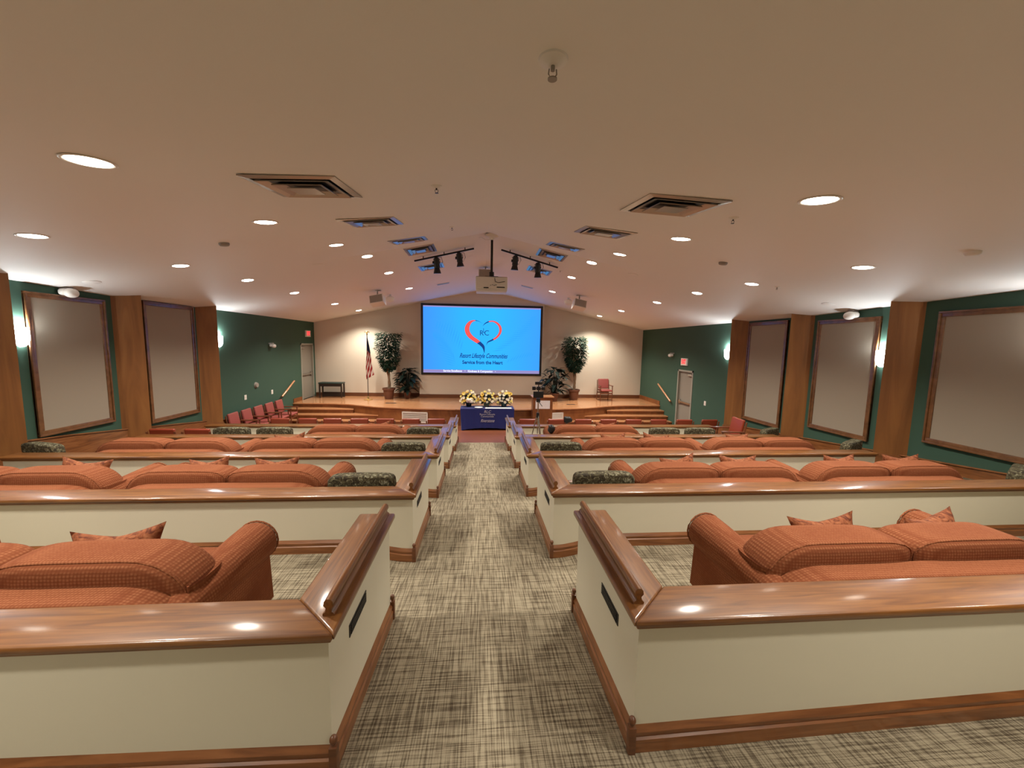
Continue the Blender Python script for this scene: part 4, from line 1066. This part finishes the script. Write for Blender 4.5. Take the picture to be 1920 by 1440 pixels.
# flower arrangements
def flower_meshes(nm, r_, mt_p, n_p, cen):
    b = MB()
    for ly in range(2):
        for k in range(n_p):
            a = 2*PI*(k+.5*ly)/n_p; d = Vector((math.cos(a), math.sin(a), .25+.3*ly)); sd = Vector((-math.sin(a), math.cos(a), 0))
            L_ = r_*(1-.2*ly); w_ = r_*.28; p = Vector((0, 0, .005*ly))
            v = [b.bm.verts.new(q) for q in (p+sd*w_*.3, p+d*L_*.6+sd*w_, p+d*L_, p+d*L_*.6-sd*w_, p-sd*w_*.3)]; b.bm.faces.new(v)
    nb = len(b.bm.faces); b.puff((0, 0, .01), (r_*.3, r_*.3, r_*.18), 1.0, 3)
    b.bm.faces.ensure_lookup_table()
    for fc in b.bm.faces[nb:]: fc.material_index = 1
    o = b.build(nm, [mt_p, cen]); return o
FL = [flower_meshes('flower', .065, M_FYEL, 12, M_FCEN), flower_meshes('flower', .05, M_FPALE, 10, M_FYEL), flower_meshes('flower', .05, M_FWHT, 9, M_FPALE)]
def arrangement(x, y, label, seed, potm, first=False):
    random.seed(seed); z0 = ZF+.728; t = thing('flower_arrangement', label, 'flower arrangement', (x, y, z0), 0, 'three flower arrangements on the blue table')
    b = MB(); b.lathe([(0, 0), (.075, 0), (.085, .01), (.105, .14), (.112, .15), (.1, .15), (.09, .12), (0, .11)], n=24); b.build('vase', potm, t, smooth=40)
    b = MB()
    for k in range(300):
        a = random.uniform(0, 2*PI); el = random.uniform(-.35, 1.45); d = Vector((math.cos(a)*math.cos(el), math.sin(a)*math.cos(el)*.6, math.sin(el)))
        p = Vector((0, 0, .17))+d*random.uniform(.05, .21); leaf(b, p, d+Vector((0, 0, -.15)), random.uniform(.09, .16), .02)
    b.build('foliage', M_LEAF, t)
    b = MB()
    for k in range(14):
        a = random.uniform(0, 2*PI); el = random.uniform(.2, 1.4); d = Vector((math.cos(a)*math.cos(el), math.sin(a)*math.cos(el)*.6, math.sin(el))); b.tube([(0, 0, .1), Vector((0, 0, .15))+d*.22], .004, 5)
    b.build('stems', M_LEAF, t)
    n = 30; ga = PI*(3-math.sqrt(5))
    for k in range(n):
        q = (k+.5)/n; el = math.asin(-.15+1.12*q) if -.15+1.12*q < 1 else 1.5; a = ga*k
        R = .22+.05*random.random(); hz = 1.45 if q > .6 else 1.1
        d = Vector((math.cos(a)*math.cos(el), -abs(math.sin(a))*math.cos(el)*.65, math.sin(el)))
        p = Vector((d.x*R*1.15, d.y*R, .2+d.z*R*hz))
        src = FL[random.choice([0, 1, 1, 2, 2, 2])]
        c = src.copy(); C.objects.link(c); c.parent = t; c.location = p
        dd = (d+Vector((0, -.8, .1))).normalized(); c.rotation_mode = 'QUATERNION'; c.rotation_quaternion = dd.to_track_quat('Z', 'Y')
        k_ = random.uniform(.85, 1.25); c.scale = (k_, k_, k_)
    return t
arrangement(-.40, 12.86, 'yellow and white flowers in black pot, left of three on table', 21, M_BLACK)
arrangement(.20, 12.86, 'yellow and white flowers in grey vase, middle of three on table', 22, M_GREYP)
arrangement(.80, 12.86, 'yellow and white flowers in green-grey vase, right of three on table', 23, mat('green_grey_vase', (.05, .08, .08), .4))
for o in FL: bpy.data.objects.remove(o)
b = MB()
for k in range(7):
    a = 2*PI*k/7; b.puff((.06*math.cos(a)*(k > 0), .03*math.sin(a), .03*math.sin(a*2)), (.07, .05, .055), .9, 4)
o = b.build('peach_bouquet', M_FWHT, None, 60, (-.36, 12.68, ZF+.96)); tag(o, 'cream peach ribbon bow resting against the left flower arrangement', 'ribbon bow')

# ---------------------------------------------------------------- lectern and tripods
t = thing('lectern', 'wooden lectern with white sheet standing right of blue table', 'lectern', (2.10, 12.72, ZF))
b = MB(); b.box(-.335, .335, -.2, .2, 0, 1.10, .006); b.build('body', M_STAGEF, t)
b = MB(); b.box(-.375, .375, -.25, .25, 1.10, 1.14, .008); b.build('top', M_STAGE, t)
b = MB(); b.box(-.345, .345, -.21, .21, 0, .1, .004); b.build('plinth', M_BASED, t)
b = MB(); b.box(-.25, .24, -.208, -.2, .72, 1.0); sh = b.build('notice_sheet', M_SHEET, t); sh['label'] = 'white sheet of paper'
t = thing('camera_tripod', 'light metal tripod with black phone rig behind right half wall', 'tripod', (1.18, 7.62, TIER[4]))
b = MB(); b.cyl((0, 0, .62), (0, 0, 1.32), .013, n=10); b.build('column', M_STEEL, t, smooth=50)
for k in range(3):
    a = PI*1.5 + 2*PI*k/3+.3; b = MB(); b.tube([(0.02*math.cos(a), .02*math.sin(a), 1.0), (.24*math.cos(a), .24*math.sin(a), 0)], [.013, .009], 8); b.build('leg', M_STEEL, t, smooth=50)
b = MB(); b.cyl((0, 0, .96), (0, 0, 1.06), .035, .03, 12); b.box(-.04, .04, -.03, .03, 1.28, 1.36, .01); b.tube([(0, -.02, 1.3), (.06, -.14, 1.22)], .008, 6); b.build('head', M_BLACK, t, smooth=50)
b = MB(); b.box(-.105, .105, -.012, .012, 1.37, 1.50, .006); b.build('tablet', M_BLACK, t)
b = MB(); b.cyl((0, 0, 1.5), (0, 0, 1.62), .012); b.box(-.13, -.06, -.03, .03, 1.53, 1.6, .006); b.box(.06, .13, -.03, .03, 1.53, 1.6, .006); b.box(-.04, .04, -.03, .03, 1.53, 1.6, .006); b.box(-.12, .12, -.008, .008, 1.56, 1.575); b.build('rig', M_BLACK, t)
b = MB(); b.box(-.075, .075, -.012, .012, 1.64, 1.70, .006); b.cyl((0, 0, 1.6), (0, 0, 1.65), .008); b.build('phone', M_BLACK, t)
b = MB(); b.puff((0, 0, 0), (.07, .08, .09), .7, 6, lambda q: Vector((q.x+.15*math.sin(q.z*4), q.y, q.z+.1*math.sin(q.x*5)))); o = b.build('black_bag', M_BLACK, None, 60, (1.5, 7.78, .03))
tag(o, 'small black bag on the left arm of fourth-row right sofa', 'bag')
b = MB(); b.puff((0, 0, 0), (.12, .06, .09), .8, 6, lambda q: Vector((q.x, q.y, q.z*(1-.35*q.x)+.1*math.sin(q.x*5)))); o = b.build('black_hat', M_BLACK, None, 60, (2.35, 9.86, -.19))
tag(o, 'crumpled black hat hung on a red chair behind the tripod', 'hat')
